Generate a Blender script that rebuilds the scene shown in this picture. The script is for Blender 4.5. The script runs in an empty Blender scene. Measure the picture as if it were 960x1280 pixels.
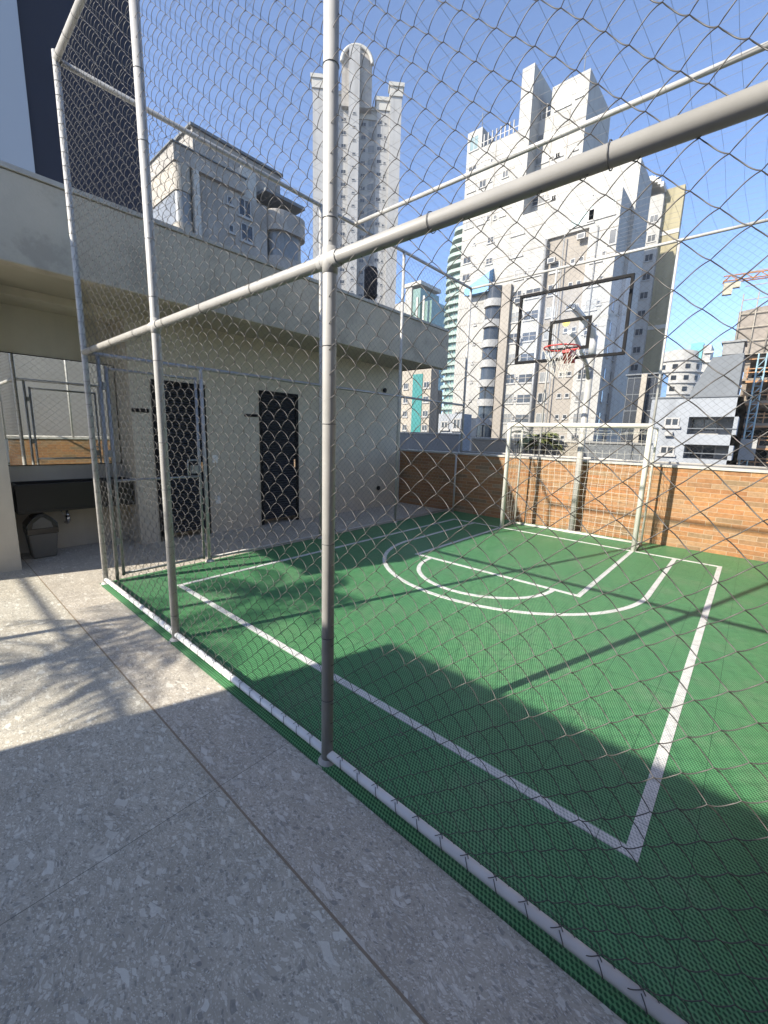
import bpy, math, random
import numpy as np
from mathutils import Vector, Matrix
random.seed(7)
S = bpy.context.scene
COL = S.collection
R = math.radians
# ---------------------------------------------------------------- camera
yaw, pitch, roll, FPX = -0.7189, -0.183, 0.0302, 520.47
CAM = np.array([0, 0, 1.6])
cy, sy, cp, sp = math.cos(yaw), math.sin(yaw), math.cos(pitch), math.sin(pitch)
f_ = np.array([sy*cp, cy*cp, sp]); r0 = np.array([cy, -sy, 0.0]); u0 = np.cross(r0, f_)
r_ = math.cos(roll)*r0 + math.sin(roll)*u0; u_ = -math.sin(roll)*r0 + math.cos(roll)*u0
def ray(x, y): return f_ + r_*(x-480)/FPX - u_*(y-640)/FPX
def un(x, y, ax, v):
    d = ray(x, y); i = 'xyz'.index(ax); t = (v-CAM[i])/d[i]; return CAM + d*t
cam = bpy.data.cameras.new('camera'); co = bpy.data.objects.new('camera', cam); COL.objects.link(co)
M = Matrix([[r_[0], u_[0], -f_[0], 0], [r_[1], u_[1], -f_[1], 0], [r_[2], u_[2], -f_[2], 1.6], [0, 0, 0, 1]])
co.matrix_world = M
cam.sensor_fit = 'VERTICAL'; cam.sensor_height = 24; cam.lens = FPX/1280*24
cam.clip_start = 0.02; cam.clip_end = 2000
S.camera = co
# ---------------------------------------------------------------- light
EL = 31.1; SDX, SDY = -0.304, -0.953
w = bpy.data.worlds.new('World'); S.world = w; w.use_nodes = True
nt = w.node_tree; bg = nt.nodes['Background']
sky = nt.nodes.new('ShaderNodeTexSky'); sky.sky_type = 'NISHITA'; sky.sun_disc = False
sky.sun_elevation = R(EL); sky.sun_rotation = math.atan2(SDX, SDY)
sky.air_density = 0.5; sky.dust_density = 0.3; sky.ozone_density = 2.2
nt.links.new(sky.outputs[0], bg.inputs[0]); bg.inputs[1].default_value = 0.15
sl = bpy.data.lights.new('sun', 'SUN'); sl.energy = 3.9; sl.angle = R(0.55); sl.color = (1, .93, .8)
so = bpy.data.objects.new('sun', sl); COL.objects.link(so)
sd = Vector((SDX*math.cos(R(EL)), SDY*math.cos(R(EL)), math.sin(R(EL))))
so.rotation_euler = sd.to_track_quat('Z', 'Y').to_euler(); so.location = (-3, -9, 12)
S.view_settings.view_transform = 'Standard'; S.view_settings.look = 'None'
S.view_settings.exposure = 1.5; S.view_settings.gamma = 1
S.cycles.max_bounces = 8; S.cycles.transparent_max_bounces = 16
# ---------------------------------------------------------------- materials
MATS = {}
class NT:
    def __init__(s, name):
        s.m = bpy.data.materials.new(name); s.m.use_nodes = True; s.t = s.m.node_tree
        s.b = s.t.nodes['Principled BSDF']; s.tc = s.t.nodes.new('ShaderNodeTexCoord')
        MATS[name] = s.m
    def n(s, typ, **kw):
        nd = s.t.nodes.new('ShaderNode'+typ)
        for k, v in kw.items():
            if k.startswith('i_'):
                key = k[2:]; key = int(key) if key.isdigit() else key.replace('_', ' ')
                s.put(nd.inputs[key], v)
            else: setattr(nd, k, v)
        return nd
    def put(s, inp, v):
        if isinstance(v, bpy.types.NodeSocket): s.t.links.new(v, inp)
        elif isinstance(v, tuple) and len(v) == 3 and inp.type == 'RGBA': inp.default_value = v+(1,)
        else: inp.default_value = v
    def math(s, op, a, b=0.0, c=0.0):
        nd = s.n('Math', operation=op); s.put(nd.inputs[0], a); s.put(nd.inputs[1], b); s.put(nd.inputs[2], c); return nd.outputs[0]
    def mix(s, f, a, b, mode='MIX'):
        nd = s.n('Mix', data_type='RGBA', blend_type=mode); s.put(nd.inputs[0], f); s.put(nd.inputs[6], a); s.put(nd.inputs[7], b); return nd.outputs[2]
    def noise(s, scale, detail=3, rough=.5, vec=None):
        nd = s.n('TexNoise'); nd.inputs['Scale'].default_value = scale; nd.inputs['Detail'].default_value = detail
        nd.inputs['Roughness'].default_value = rough; s.t.links.new(vec or s.tc.outputs['Object'], nd.inputs['Vector']); return nd.outputs['Fac']
    def ramp(s, f, stops):
        nd = s.n('ValToRGB'); s.put(nd.inputs[0], f); e = nd.color_ramp.elements
        while len(e) < len(stops): e.new(.5)
        for q, (p, c) in zip(e, stops):
            q.position = p; q.color = (c, c, c, 1) if isinstance(c, (int, float)) else c+(1,)
        return nd.outputs[0]
    def mapping(s, scale=(1, 1, 1), rot=(0, 0, 0), loc=(0, 0, 0)):
        nd = s.n('Mapping'); nd.inputs['Scale'].default_value = scale; nd.inputs['Rotation'].default_value = rot; nd.inputs['Location'].default_value = loc
        s.t.links.new(s.tc.outputs['Object'], nd.inputs['Vector']); return nd.outputs[0]
    def bump(s, h, strength=.3, dist=.01):
        nd = s.n('Bump'); nd.inputs['Strength'].default_value = strength; nd.inputs['Distance'].default_value = dist
        s.put(nd.inputs['Height'], h); s.t.links.new(nd.outputs[0], s.b.inputs['Normal'])
    def fin(s, col, rough=.7, metal=0.0, spec=.5):
        s.put(s.b.inputs['Base Color'], col); s.put(s.b.inputs['Roughness'], rough)
        s.put(s.b.inputs['Metallic'], metal); s.put(s.b.inputs['Specular IOR Level'], spec); return s.m
def plain(name, c, rough=.6, metal=0.0, var=.12, scale=3.0, bump=0.0, bscale=60, spec=.5):
    k = NT(name)
    v = k.ramp(k.noise(scale, 4, .6), [(.3, 1-var), (.7, 1+var)])
    col = k.mix(1.0, tuple(c), v, 'MULTIPLY')
    if 'facade' in name:
        col = k.mix(1.0, col, k.ramp(k.noise(1.0, 5, .65, k.mapping((1.1, 1.1, .05))), [(.34, .84), (.5, 1.0), (.7, 1.04)]), 'MULTIPLY')
        col = k.mix(1.0, col, k.ramp(k.noise(.35, 5, .7), [(.35, .93), (.6, 1.03)]), 'MULTIPLY')
    if bump: k.bump(k.noise(bscale, 4, .6), bump, .004)
    return k.fin(col, rough, metal, spec)
k = NT('render_grey')
st = k.ramp(k.noise(2.4, 6, .68), [(.36, .80), (.47, 1.0), (.62, 1.06)]); st2 = k.ramp(k.noise(.7, 3, .5), [(.3, .93), (.7, 1.06)])
c = k.mix(1.0, (.42, .38, .31), st, 'MULTIPLY'); c = k.mix(1.0, c, st2, 'MULTIPLY'); k.bump(k.noise(60, 4, .6), .4, .004); k.fin(c, .85)
k = NT('render_beige')
st = k.ramp(k.noise(1.0, 5, .6, k.mapping((5, 5, .35))), [(.3, .93), (.5, 1.0), (.7, 1.03)]); c = k.mix(1.0, (.52, .475, .385), st, 'MULTIPLY')
c = k.mix(1.0, c, k.ramp(k.noise(2.2, 5, .65), [(.35, .94), (.6, 1.03)]), 'MULTIPLY'); k.bump(k.noise(45, 4, .6), .4, .004); k.fin(c, .88)
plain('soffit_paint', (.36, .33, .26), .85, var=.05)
plain('pole_paint', (.36, .35, .33), .42, var=.09, scale=9, bump=.05, bscale=25)
plain('galvanised', (.085, .08, .076), .5, .45, var=.15, scale=40)
plain('galvanised_pipe', (.27, .27, .265), .45, .3, var=.15, scale=30, bump=.3, bscale=180)
plain('wire_lacing', (.10, .10, .10), .5, .3)
plain('rail_grey', (.30, .29, .27), .4, var=.08, scale=9)
plain('rail_white', (.72, .72, .71), .4, var=.06, scale=6)
plain('awning_blue', (.09, .24, .42), .5)
plain('pale_green', (.22, .28, .25), .6)
plain('goal_paint', (.58, .565, .51), .45, var=.06, scale=6)
plain('net_cord', (.58, .565, .51), .8)
plain('roof_cord', (.24, .24, .25), .8)
plain('black_paint', (.010, .010, .011), .75, var=.2, spec=.15)
plain('black_louvre', (.022, .025, .032), .6, var=.2)
plain('sink_granite', (.005, .005, .006), .4, var=.3, scale=300)
plain('rim_red', (.40, .035, .03), .4)
plain('bin_grey', (.12, .115, .10), .45)
plain('bag_black', (.008, .008, .012), .25)
plain('chrome', (.7, .7, .7), .15, 1)
plain('white_plastic', (.7, .7, .67), .4)
plain('coping_white', (.36, .345, .31), .6, var=.12, scale=5)
plain('white_facade', (.285, .28, .27), .7, var=.05, scale=.25)
plain('cream_facade', (.295, .288, .268), .75, var=.05, scale=.3)
plain('taupe_facade', (.235, .21, .18), .8, var=.05, scale=.3)
plain('grey_facade', (.20, .20, .195), .8, var=.10, scale=.5)
plain('aged_facade', (.27, .25, .225), .9, var=.16, scale=.7)
plain('bluegrey_shade_facade', (.235, .25, .27), .8, var=.06, scale=.5)  # holds the painted shade of the right-hand house; terrace house shares the tone
plain('slate_wall', (.12, .13, .14), .85, var=.08, scale=.8)
plain('olive_facade', (.25, .22, .135), .8, var=.06, scale=.2)
plain('beige_facade', (.29, .26, .215), .8, var=.06, scale=.3)
plain('teal_panel', (.02, .15, .14), .35, var=.06, scale=.3)
plain('aqua_panel', (.08, .27, .28), .35, var=.06, scale=.3)
plain('greenish_glass', (.15, .23, .20), .2, .1, var=.12, scale=.6)
plain('sky_glass', (.14, .20, .21), .15, .2, var=.1, scale=.4)
plain('navy_cladding', (.009, .011, .022), .8, var=.15, scale=.5)
plain('pale_cladding', (.29, .31, .335), .5, var=.05, scale=.3)
plain('dark_curtain_glass', (.014, .017, .022), .25, .2, var=.2)
plain('window_glass', (.035, .042, .05), .15, .0, var=.3, scale=.4)
plain('curtain_window', (.15, .155, .155), .3, .0, var=.25, scale=.5)
plain('window_frame', (.28, .275, .265), .5)
plain('raw_concrete', (.20, .165, .13), .9, var=.2, scale=.8)
plain('formwork_wood', (.33, .18, .09), .9, var=.25, scale=1.5)
plain('scaffold_mesh', (.20, .175, .15), .95, var=.2, scale=.9)
plain('hoist_blue', (.2, .3, .35), .5)
plain('crane_orange', (.27, .13, .055), .5)
plain('counterweight', (.30, .28, .22), .8)
plain('tank_black', (.010, .010, .012), .7, spec=.2)
plain('bark', (.14, .10, .065), .95, var=.3, scale=12, bump=.6, bscale=30)
plain('frond_green', (.055, .095, .025), .5, var=.3, scale=4)
plain('frond_yellow', (.14, .15, .04), .5, var=.35, scale=4)
plain('city_ground', (.16, .155, .15), .9, var=.3, scale=.08)
plain('asphalt', (.05, .05, .05), .9, var=.2, scale=1)
plain('sticker_yellow', (.5, .38, .06), .5)
k = NT('clear_acrylic')
tr = k.n('BsdfTransparent'); tr.inputs[0].default_value = (.97, .98, .98, 1); gl = k.n('BsdfGlossy'); gl.inputs['Roughness'].default_value = .05
fr = k.n('Fresnel'); fr.inputs[0].default_value = 1.4; mx = k.n('MixShader')
k.t.links.new(fr.outputs[0], mx.inputs[0]); k.t.links.new(tr.outputs[0], mx.inputs[1]); k.t.links.new(gl.outputs[0], mx.inputs[2])
k.t.links.new(mx.outputs[0], k.t.nodes['Material Output'].inputs[0])
k = NT('mirror_glass'); k.fin((.86, .88, .86), .015, 1.0)
# terrazzo floor ------------------------------------------------------------
k = NT('terrazzo')
wn = k.n('TexNoise'); wn.inputs['Scale'].default_value = 9; k.t.links.new(k.tc.outputs['Object'], wn.inputs['Vector'])
wv = k.n('VectorMath', operation='MULTIPLY_ADD'); k.t.links.new(wn.outputs['Color'], wv.inputs[0]); wv.inputs[1].default_value = (.07, .07, .0)
k.t.links.new(k.tc.outputs['Object'], wv.inputs[2])
def chips(scale, thr, dens, rotz, stretch, col):
    mp = k.n('Mapping'); mp.inputs['Scale'].default_value = (1, stretch, 1); mp.inputs['Rotation'].default_value = (0, 0, rotz)
    k.t.links.new(wv.outputs[0], mp.inputs['Vector'])
    v = k.n('TexVoronoi', voronoi_dimensions='2D', distance='CHEBYCHEV' if col else 'EUCLIDEAN'); v.inputs['Scale'].default_value = scale; k.t.links.new(mp.outputs[0], v.inputs['Vector'])
    sx = k.n('SeparateXYZ'); k.t.links.new(v.outputs['Color'], sx.inputs[0])
    size = k.math('MULTIPLY', sx.outputs[1], thr)
    ins = k.math('LESS_THAN', v.outputs['Distance'], k.math('ADD', size, thr*.35))
    on = k.math('GREATER_THAN', sx.outputs[0], 1-dens)
    f = k.math('MULTIPLY', ins, on)
    return k.math('MULTIPLY', f, k.math('MULTIPLY_ADD', sx.outputs[2], .75, .1))
n1 = k.noise(14, 6, .65); n2 = k.noise(1.3, 3, .5)
base = k.mix(k.ramp(n1, [(.3, 0.0), (.7, 1.0)]), (.355, .315, .262), (.495, .445, .375))
base = k.mix(k.ramp(n2, [(.35, 0.0), (.7, .35)]), base, (.43, .41, .37))
c = k.mix(chips(150, .42, .5, .3, 1.5, 0), base, (.67, .645, .59))
c = k.mix(chips(95, .38, .3, 1.2, 1.3, 0), c, (.22, .21, .195))
c = k.mix(chips(60, .36, .35, .8, 1.7, 1), c, (.67, .645, .59))
c = k.mix(chips(37, .34, .28, .2, 1.9, 1), c, (.25, .24, .22))
c = k.mix(chips(24, .30, .26, .45, 2.1, 1), c, (.67, .645, .59))
c = k.mix(chips(11, .25, .20, 1.0, 2.3, 1), c, (.67, .645, .59))
c = k.mix(chips(6.0, .18, .14, .6, 2.6, 1), c, (.67, .645, .59))
# tan movement joint and hairline slab joints
sx = k.n('SeparateXYZ'); k.t.links.new(k.tc.outputs['Object'], sx.inputs[0])
X, Y = sx.outputs[0], sx.outputs[1]
jt = k.math('LESS_THAN', k.math('ABSOLUTE', k.math('SUBTRACT', Y, .765)), .0048)
jx = k.math('LESS_THAN', k.math('ABSOLUTE', k.math('SUBTRACT', k.math('MODULO', k.math('ADD', X, 20.33), 1.97), .985)), .0016)
inner = k.math('GREATER_THAN', Y, .765)
slab = k.n('TexWhiteNoise', noise_dimensions='2D'); cbs = k.n('CombineXYZ'); k.t.links.new(k.math('FLOOR', k.math('DIVIDE', k.math('ADD', X, 20.33-.985), 1.97)), cbs.inputs[0]); k.t.links.new(k.math('FLOOR', k.math('DIVIDE', k.math('SUBTRACT', Y, .765), 1.97)), cbs.inputs[1]); k.t.links.new(cbs.outputs[0], slab.inputs['Vector'])
c = k.mix(1.0, c, k.ramp(slab.outputs['Value'], [(0, .93), (1, 1.05)]), 'MULTIPLY')
dirt = k.ramp(k.noise(3.1, 6, .7), [(.38, .90), (.5, 1.0), (.7, 1.03)]); c = k.mix(1.0, c, dirt, 'MULTIPLY')
warm = k.mix(k.math('MULTIPLY', inner, 1.0), (.99, 1.0, .965), (1.01, .995, .97))
c = k.mix(1.0, c, warm, 'MULTIPLY')
c = k.mix(k.math('MULTIPLY', jx, .75), c, (.07, .07, .065))
c = k.mix(k.math('MULTIPLY', jt, .9), c, (.22, .165, .11))
k.bump(k.math('SUBTRACT', k.math('MULTIPLY', n1, .2), k.math('MAXIMUM', jt, jx)), .25, .003)
k.fin(c, k.ramp(n1, [(.3, .42), (.7, .6)]), 0, .35)
# court tiles ---------------------------------------------------------------
def court(name, c1, c2, lowfac):
    k = NT(name); sx = k.n('SeparateXYZ'); k.t.links.new(k.tc.outputs['Object'], sx.inputs[0]); X, Y = sx.outputs[0], sx.outputs[1]
    p = .0155
    def cs(v): return k.math('COSINE', k.math('MULTIPLY', v, 2*math.pi/p))
    h = k.math('ADD', cs(k.math('ADD', X, k.math('MULTIPLY', Y, .5))), cs(Y)); h = k.math('ADD', h, k.math('MULTIPLY', k.noise(170, 2), 1.2))
    hole = k.ramp(k.math('MULTIPLY_ADD', h, .25, .35), [(.50, 0.0), (.64, 1.0)])
    star = k.ramp(k.math('MULTIPLY_ADD', h, .25, .35), [(.12, 1.0), (.30, 0.0)])
    big = k.ramp(k.noise(.9, 4, .55), [(.3, 0.0), (.7, 1.0)])
    col = k.mix(big, c1, c2)
    dust = k.ramp(k.noise(2.3, 7, .72), [(.50, 0.0), (.72, .30)]); col = k.mix(dust, col, (.30, .30, .24))
    scuf = k.ramp(k.noise(7, 6, .8), [(.34, .82), (.42, 1.0)]); col = k.mix(1.0, col, scuf, 'MULTIPLY')
    fine = k.ramp(k.noise(35, 2, .5), [(.3, .9), (.7, 1.1)])
    col = k.mix(1.0, col, fine, 'MULTIPLY')
    col = k.mix(k.math('MULTIPLY', hole, lowfac), col, (c1[0]*.12, c1[1]*.2, c1[2]*.2))
    col = k.mix(k.math('MULTIPLY', star, .55 if lowfac > .6 else .0), col, (c2[0]*1.9, c2[1]*1.35, c2[2]*1.6))
    def seam(v):
        return k.math('LESS_THAN', k.math('ABSOLUTE', k.math('SUBTRACT', k.math('MODULO', k.math('ADD', v, 30.0), .305), .1525)), .0018)
    sm = k.math('MAXIMUM', seam(X), seam(Y))
    col = k.mix(k.math('MULTIPLY', sm, .65), col, (c1[0]*.1, c1[1]*.15, c1[2]*.15))
    k.bump(k.math('SUBTRACT', 1.0, k.math('MAXIMUM', hole, sm)), .35, .003)
    k.fin(col, .5, 0, .3)
court('court_green', (.066, .225, .098), (.092, .262, .108), .85)
court('court_white', (.60, .60, .585), (.68, .67, .645), .45)
# brick ----------------------------------------------------------------------
def brickmat(name, swap):
    k = NT(name); sx = k.n('SeparateXYZ'); k.t.links.new(k.tc.outputs['Object'], sx.inputs[0])
    cb = k.n('CombineXYZ'); k.t.links.new(sx.outputs[1 if swap else 0], cb.inputs[0]); k.t.links.new(sx.outputs[2], cb.inputs[1])
    b = k.n('TexBrick', offset=.37, squash=1.0); k.t.links.new(cb.outputs[0], b.inputs['Vector'])
    for n_, v_ in (('Scale', 1), ('Mortar Size', .0045), ('Mortar Smooth', .2), ('Bias', 0), ('Brick Width', .30), ('Row Height', .069)): b.inputs[n_].default_value = v_
    b.inputs['Color1'].default_value = (0, 0, 0, 1); b.inputs['Color2'].default_value = (1, 1, 1, 1); b.inputs['Mortar'].default_value = (.5, .5, .5, 1)
    col = k.ramp(b.outputs['Color'], [(0, (.19, .135, .075)), (.2, (.25, .115, .045)), (.45, (.29, .16, .068)), (.7, (.30, .135, .052)), (1, (.25, .175, .10))])
    col = k.mix(1.0, col, k.ramp(k.noise(22, 5, .7), [(.3, .72), (.7, 1.18)]), 'MULTIPLY')
    col = k.mix(b.outputs['Fac'], col, (.30, .22, .145))
    k.bump(k.math('ADD', k.math('MULTIPLY', b.outputs['Fac'], -1.0), k.math('MULTIPLY', k.noise(60, 4), .4)), .5, .004)
    col = k.mix(1.0, col, k.ramp(k.noise(1.6, 5, .65), [(.3, .86), (.5, 1.0), (.72, 1.1)]), 'MULTIPLY')
    k.fin(col, .85)
brickmat('brick_x', False); brickmat('brick_y', True)
# ---------------------------------------------------------------- mesh helpers
class MB:
    def __init__(s): s.v = []; s.f = []; s.mi = []; s.sm = []
    def add(s, vs, fs, mi=0, smooth=False):
        o = len(s.v); s.v += [tuple(map(float, p)) for p in vs]
        for q in fs: s.f.append(tuple(i+o for i in q)); s.mi.append(mi); s.sm.append(smooth)
        return s
    def box(s, x0, x1, y0, y1, z0, z1, mi=0, tf=None):
        vs = [(x0, y0, z0), (x1, y0, z0), (x1, y1, z0), (x0, y1, z0), (x0, y0, z1), (x1, y0, z1), (x1, y1, z1), (x0, y1, z1)]
        if tf: vs = [tf(*p) for p in vs]
        return s.add(vs, [(0, 3, 2, 1), (4, 5, 6, 7), (0, 1, 5, 4), (1, 2, 6, 5), (2, 3, 7, 6), (3, 0, 4, 7)], mi)
    def prism(s, poly, z0, z1, mi=0, tf=None):
        n = len(poly); vs = [(x, y, z0) for x, y in poly]+[(x, y, z1) for x, y in poly]
        if tf: vs = [tf(*p) for p in vs]
        return s.add(vs, [tuple(range(n))[::-1], tuple(range(n, 2*n))]+[(i, (i+1) % n, n+(i+1) % n, n+i) for i in range(n)], mi)
    def tube(s, pts, r, n=8, mi=0, cap=True, closed=False):
        P = [np.array(p, float) for p in pts]; m = len(P); rr = r if isinstance(r, (list, tuple)) else [r]*m
        T = []
        for i in range(m):
            a = P[(i-1) % m] if (closed or i > 0) else P[0]; b = P[(i+1) % m] if (closed or i < m-1) else P[-1]
            t = b-a; T.append(t/(np.linalg.norm(t)+1e-12))
        ref = np.array([0, 0, 1.0]) if abs(T[0][2]) < .9 else np.array([1.0, 0, 0])
        nn = np.cross(T[0], ref); nn /= np.linalg.norm(nn); vs = []
        for i in range(m):
            nn = nn-T[i]*(nn@T[i]); nn /= np.linalg.norm(nn)+1e-12; bb = np.cross(T[i], nn)
            for j in range(n):
                a = 2*math.pi*j/n; vs.append(P[i]+rr[i]*(math.cos(a)*nn+math.sin(a)*bb))
        fs = []
        for i in range(m if closed else m-1):
            for j in range(n):
                a, b = i*n+j, i*n+(j+1) % n; c_, d = ((i+1) % m)*n+(j+1) % n, ((i+1) % m)*n+j; fs.append((a, b, c_, d))
        s.add(vs, fs, mi, True)
        if cap and not closed:
            o = len(s.v)-len(vs)
            s.f.append(tuple(o+j for j in range(n))[::-1]); s.mi.append(mi); s.sm.append(False)
            s.f.append(tuple(o+(m-1)*n+j for j in range(n))); s.mi.append(mi); s.sm.append(False)
        return s
    def ring(s, c, ax, rad, r, n=14, k=5, mi=0):
        c = np.array(c, float); i = 'xyz'.index(ax); e = np.eye(3); a, b = e[(i+1) % 3], e[(i+2) % 3]
        return s.tube([c+rad*(math.cos(2*math.pi*j/n)*a+math.sin(2*math.pi*j/n)*b) for j in range(n)], r, k, mi, closed=True)
    def lathe(s, prof, c=(0, 0, 0), n=24, mi=0):
        vs = []; 
        for (r, z) in prof:
            for j in range(n): a = 2*math.pi*j/n; vs.append((c[0]+r*math.cos(a), c[1]+r*math.sin(a), c[2]+z))
        fs = [(i*n+j, i*n+(j+1) % n, (i+1)*n+(j+1) % n, (i+1)*n+j) for i in range(len(prof)-1) for j in range(n)]
        s.add(vs, fs, mi, True)
        return s
    def build(s, name, mats, parent=None, bevel=0):
        me = bpy.data.meshes.new(name); me.from_pydata(s.v, [], s.f)
        for m in ([mats] if isinstance(mats, str) else mats): me.materials.append(MATS[m])
        me.polygons.foreach_set('material_index', s.mi); me.polygons.foreach_set('use_smooth', s.sm); me.update()
        o = bpy.data.objects.new(name, me); COL.objects.link(o)
        if parent: o.parent = parent
        if bevel:
            b = o.modifiers.new('bevel', 'BEVEL'); b.width = bevel; b.segments = 2; b.limit_method = 'ANGLE'; b.angle_limit = R(40)
        return o
def tag(o, label=None, cat=None, group=None, kind=None):
    if label: o['label'] = label
    if cat: o['category'] = cat
    if group: o['group'] = group
    if kind: o['kind'] = kind
    return o
def empty(name, label, cat, loc=(0, 0, 0), group=None):
    o = bpy.data.objects.new(name, None); COL.objects.link(o); o.empty_display_size = .2
    o.location = (0, 0, 0); return tag(o, label, cat, group)
def struct(o): return tag(o, kind='structure')
def numesh(name, V, F, mat, parent, smooth=True):
    me = bpy.data.meshes.new(name); me.vertices.add(len(V)); me.vertices.foreach_set('co', V.astype(np.float32).ravel())
    me.loops.add(F.size); me.polygons.add(len(F)); me.loops.foreach_set('vertex_index', F.astype(np.int32).ravel())
    me.polygons.foreach_set('loop_start', np.arange(0, F.size, F.shape[1], dtype=np.int32))
    me.polygons.foreach_set('use_smooth', np.full(len(F), smooth)); me.materials.append(MATS[mat]); me.update(calc_edges=True)
    o = bpy.data.objects.new(name, me); COL.objects.link(o)
    if parent: o.parent = parent
    return o
def sweep(lines, r, n, N):
    """lines: list of (m,3) arrays -> one mesh of thin tubes; N: plane normal used as frame reference"""
    N = np.array(N, float); Vs = []; Fs = []; off = 0
    ang = np.arange(n)*2*np.pi/n+.4; ca, sa = np.cos(ang), np.sin(ang)
    for P in lines:
        T = np.gradient(P, axis=0); T /= np.linalg.norm(T, axis=1)[:, None]+1e-12
        A = np.cross(T, N); A /= np.linalg.norm(A, axis=1)[:, None]+1e-12; B = np.cross(T, A)
        V = P[:, None, :]+r*(ca[None, :, None]*A[:, None, :]+sa[None, :, None]*B[:, None, :]); m = len(P)
        Vs.append(V.reshape(-1, 3)); i = np.arange(m-1)[:, None]*n; j = np.arange(n)[None, :]; j2 = (j+1) % n
        Fs.append(np.stack([i+j, i+j2, i+n+j2, i+n+j], -1).reshape(-1, 4)+off); off += m*n
    return np.concatenate(Vs), np.concatenate(Fs)
PU, PZ = .0565, .1
def chainlink(name, parent, o, U, N, L, zlo, zhi, r=.0015, D=.011, sub=6, n=4, u_start=0.0, mat='galvanised', phase=0):
    o = np.array(o, float); U = np.array(U, float); N = np.array(N, float); lines = []
    K = int(L/PU)
    for q in range(K):
        um = u_start+(q+.5)*PU; z0 = zlo(um) if callable(zlo) else zlo
        m0 = int(math.ceil((z0-.001)/(PZ/2))); m1 = int((zhi)/(PZ/2)); P = []
        for m in range(m0, m1):
            left = (m+q+phase) % 2 == 0
            ua, ub = (q, q+1) if left else (q+1, q)
            for t in range(sub):
                x = t/sub; sgn = 1 if left else -1
                dep = sgn*D*math.sin(math.pi*x)**.65 if x > 0 else 0.0
                e = x+.022*math.sin(2*math.pi*x)
                P.append((u_start+(ua+(ub-ua)*e)*PU, (m+x)*PZ/2, dep))
        P = np.array(P); u, z, d = P[:, 0], P[:, 1], P[:, 2]
        du = .006*np.sin(1.7*u+2.3*z)+.004*np.sin(5.1*z-3*u+1)+.003*np.sin(9*u+7*z); dz = .006*np.sin(2.9*u+1.1*z+2)+.004*np.sin(4.3*u-3.7*z)+.0025*np.sin(11*u-8*z)
        dn = d+.012*np.sin(1.3*u+.8)*np.sin(1.9*z+.4)
        W = o+np.outer(u+du, U)+np.outer(dn, N); W[:, 2] += z+dz
        lines.append(W)
    V, F = sweep(lines, r, n, N)
    return numesh(name, V, F, mat, parent)
# ================================================================ ground and court
mb = MB(); mb.box(-600, 600, -600, 600, -7.2, -7.0); struct(mb.build('ground', 'city_ground'))
mb = MB(); mb.box(-60, 40, 13.5, 20, -6.996, -6.985); struct(mb.build('road', 'asphalt'))
mb = MB(); mb.box(-14, 8, -12, 8.3, -7.0, 0); struct(mb.build('terrace_floor', 'terrazzo'))
mb = MB(); mb.box(-4.86, .36, 1.146, 7.76, .0005, .012); struct(mb.build('court_surface', 'court_green'))
mb = MB(); zc, zt = .0121, .0155
LW = .05
def line_box(x0, x1, y0, y1): mb.box(x0, x1, y0, y1, zc, zt)
x1, x2, y1, y2 = -4.275, -.114, 1.672, 6.98
line_box(x1, x2, y1, y1+LW); line_box(x1, x2, y2-LW, y2); line_box(x1, x1+LW, y1+LW, y2-LW); line_box(x2-LW, x2, y1+LW, y2-LW)
line_box(-3.29, -1.14, 4.42, 4.42+LW); line_box(-3.29, -3.24, 4.47, y2-LW); line_box(-1.19, -1.14, 4.47, y2-LW)
def arc(cx, cy_, r, w, a0, a1, n=64):
    vs = []; 
    for i in range(n+1):
        a = a0+(a1-a0)*i/n
        for rr in (r-w/2, r+w/2):
            for z in (zc, zt): vs.append((cx+rr*math.cos(a), cy_+rr*math.sin(a), z))
    fs = []
    for i in range(n):
        b = i*4; fs += [(b+1, b+3, b+7, b+5), (b, b+1, b+5, b+4), (b+2, b+6, b+7, b+3)]
    mb.add(vs, fs)
arc(-2.22, 4.98, 1.585, LW, math.pi, 2*math.pi); arc(-2.22, 4.42, .80, LW, math.pi, 2*math.pi)
line_box(-2.22-1.61, -2.22-1.56, 4.98, y2-LW); line_box(-2.22+1.56, -2.22+1.61, 4.98, y2-LW)
struct(mb.build('court_markings', 'court_white'))
# ================================================================ fences
XC, XA, XB, XR, YF, YE, HM, HT = -4.82, -3.124, -1.369, .36, 1.194, 8.0, 2.272, 4.586
def pole(name, parent, a, b, r, mat='pole_paint'):
    m = MB(); n = 20; a = np.array(a, float); b = np.array(b, float); m.tube([a, (a+b)/2, b], r, n); return m.build(name, mat, parent)
def flange(parent, x, y, z=0.0):
    m = MB(); m.lathe([(0, .001), (.052, .001), (.052, .008), (.043, .013), (.041, .020), (.033, .024), (.030, .03), (0, .03)], (x, y, z)); return m.build('base_flange', 'pole_paint', parent)
F1 = empty('chain_link_fence', 'tall near chain-link fence with white poles crossing the whole view in front of the court', 'fence')
for x in (XC, XA, XB, XR):
    p = pole('post', F1, (x, YF, 0.0), (x, YF, HT+.06), .0285 if x != XC else .025)
    flange(p, x, YF, 0.0005 if x > -4.9 else 0)
pole('top_rail', F1, (XC, YF, HT), (XR, YF, HT), .0255)
pole('middle_rail', F1, (XC, YF, HM), (XR, YF, HM), .0262, 'rail_grey')
pole('bottom_rail', F1, (XC, YF, .055), (XR, YF, .055), .0205, 'rail_white')
for x in (XA, XB):
    m = MB()
    m.tube([(x-.055, YF, HM), (x-.052, YF, HM), (x+.052, YF, HM), (x+.055, YF, HM)], .0305, 18); m.tube([(x, YF, HM-.05), (x, YF, HM+.045)], .0305, 18)
    m.build('pipe_joint', 'pole_paint', F1)
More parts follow.
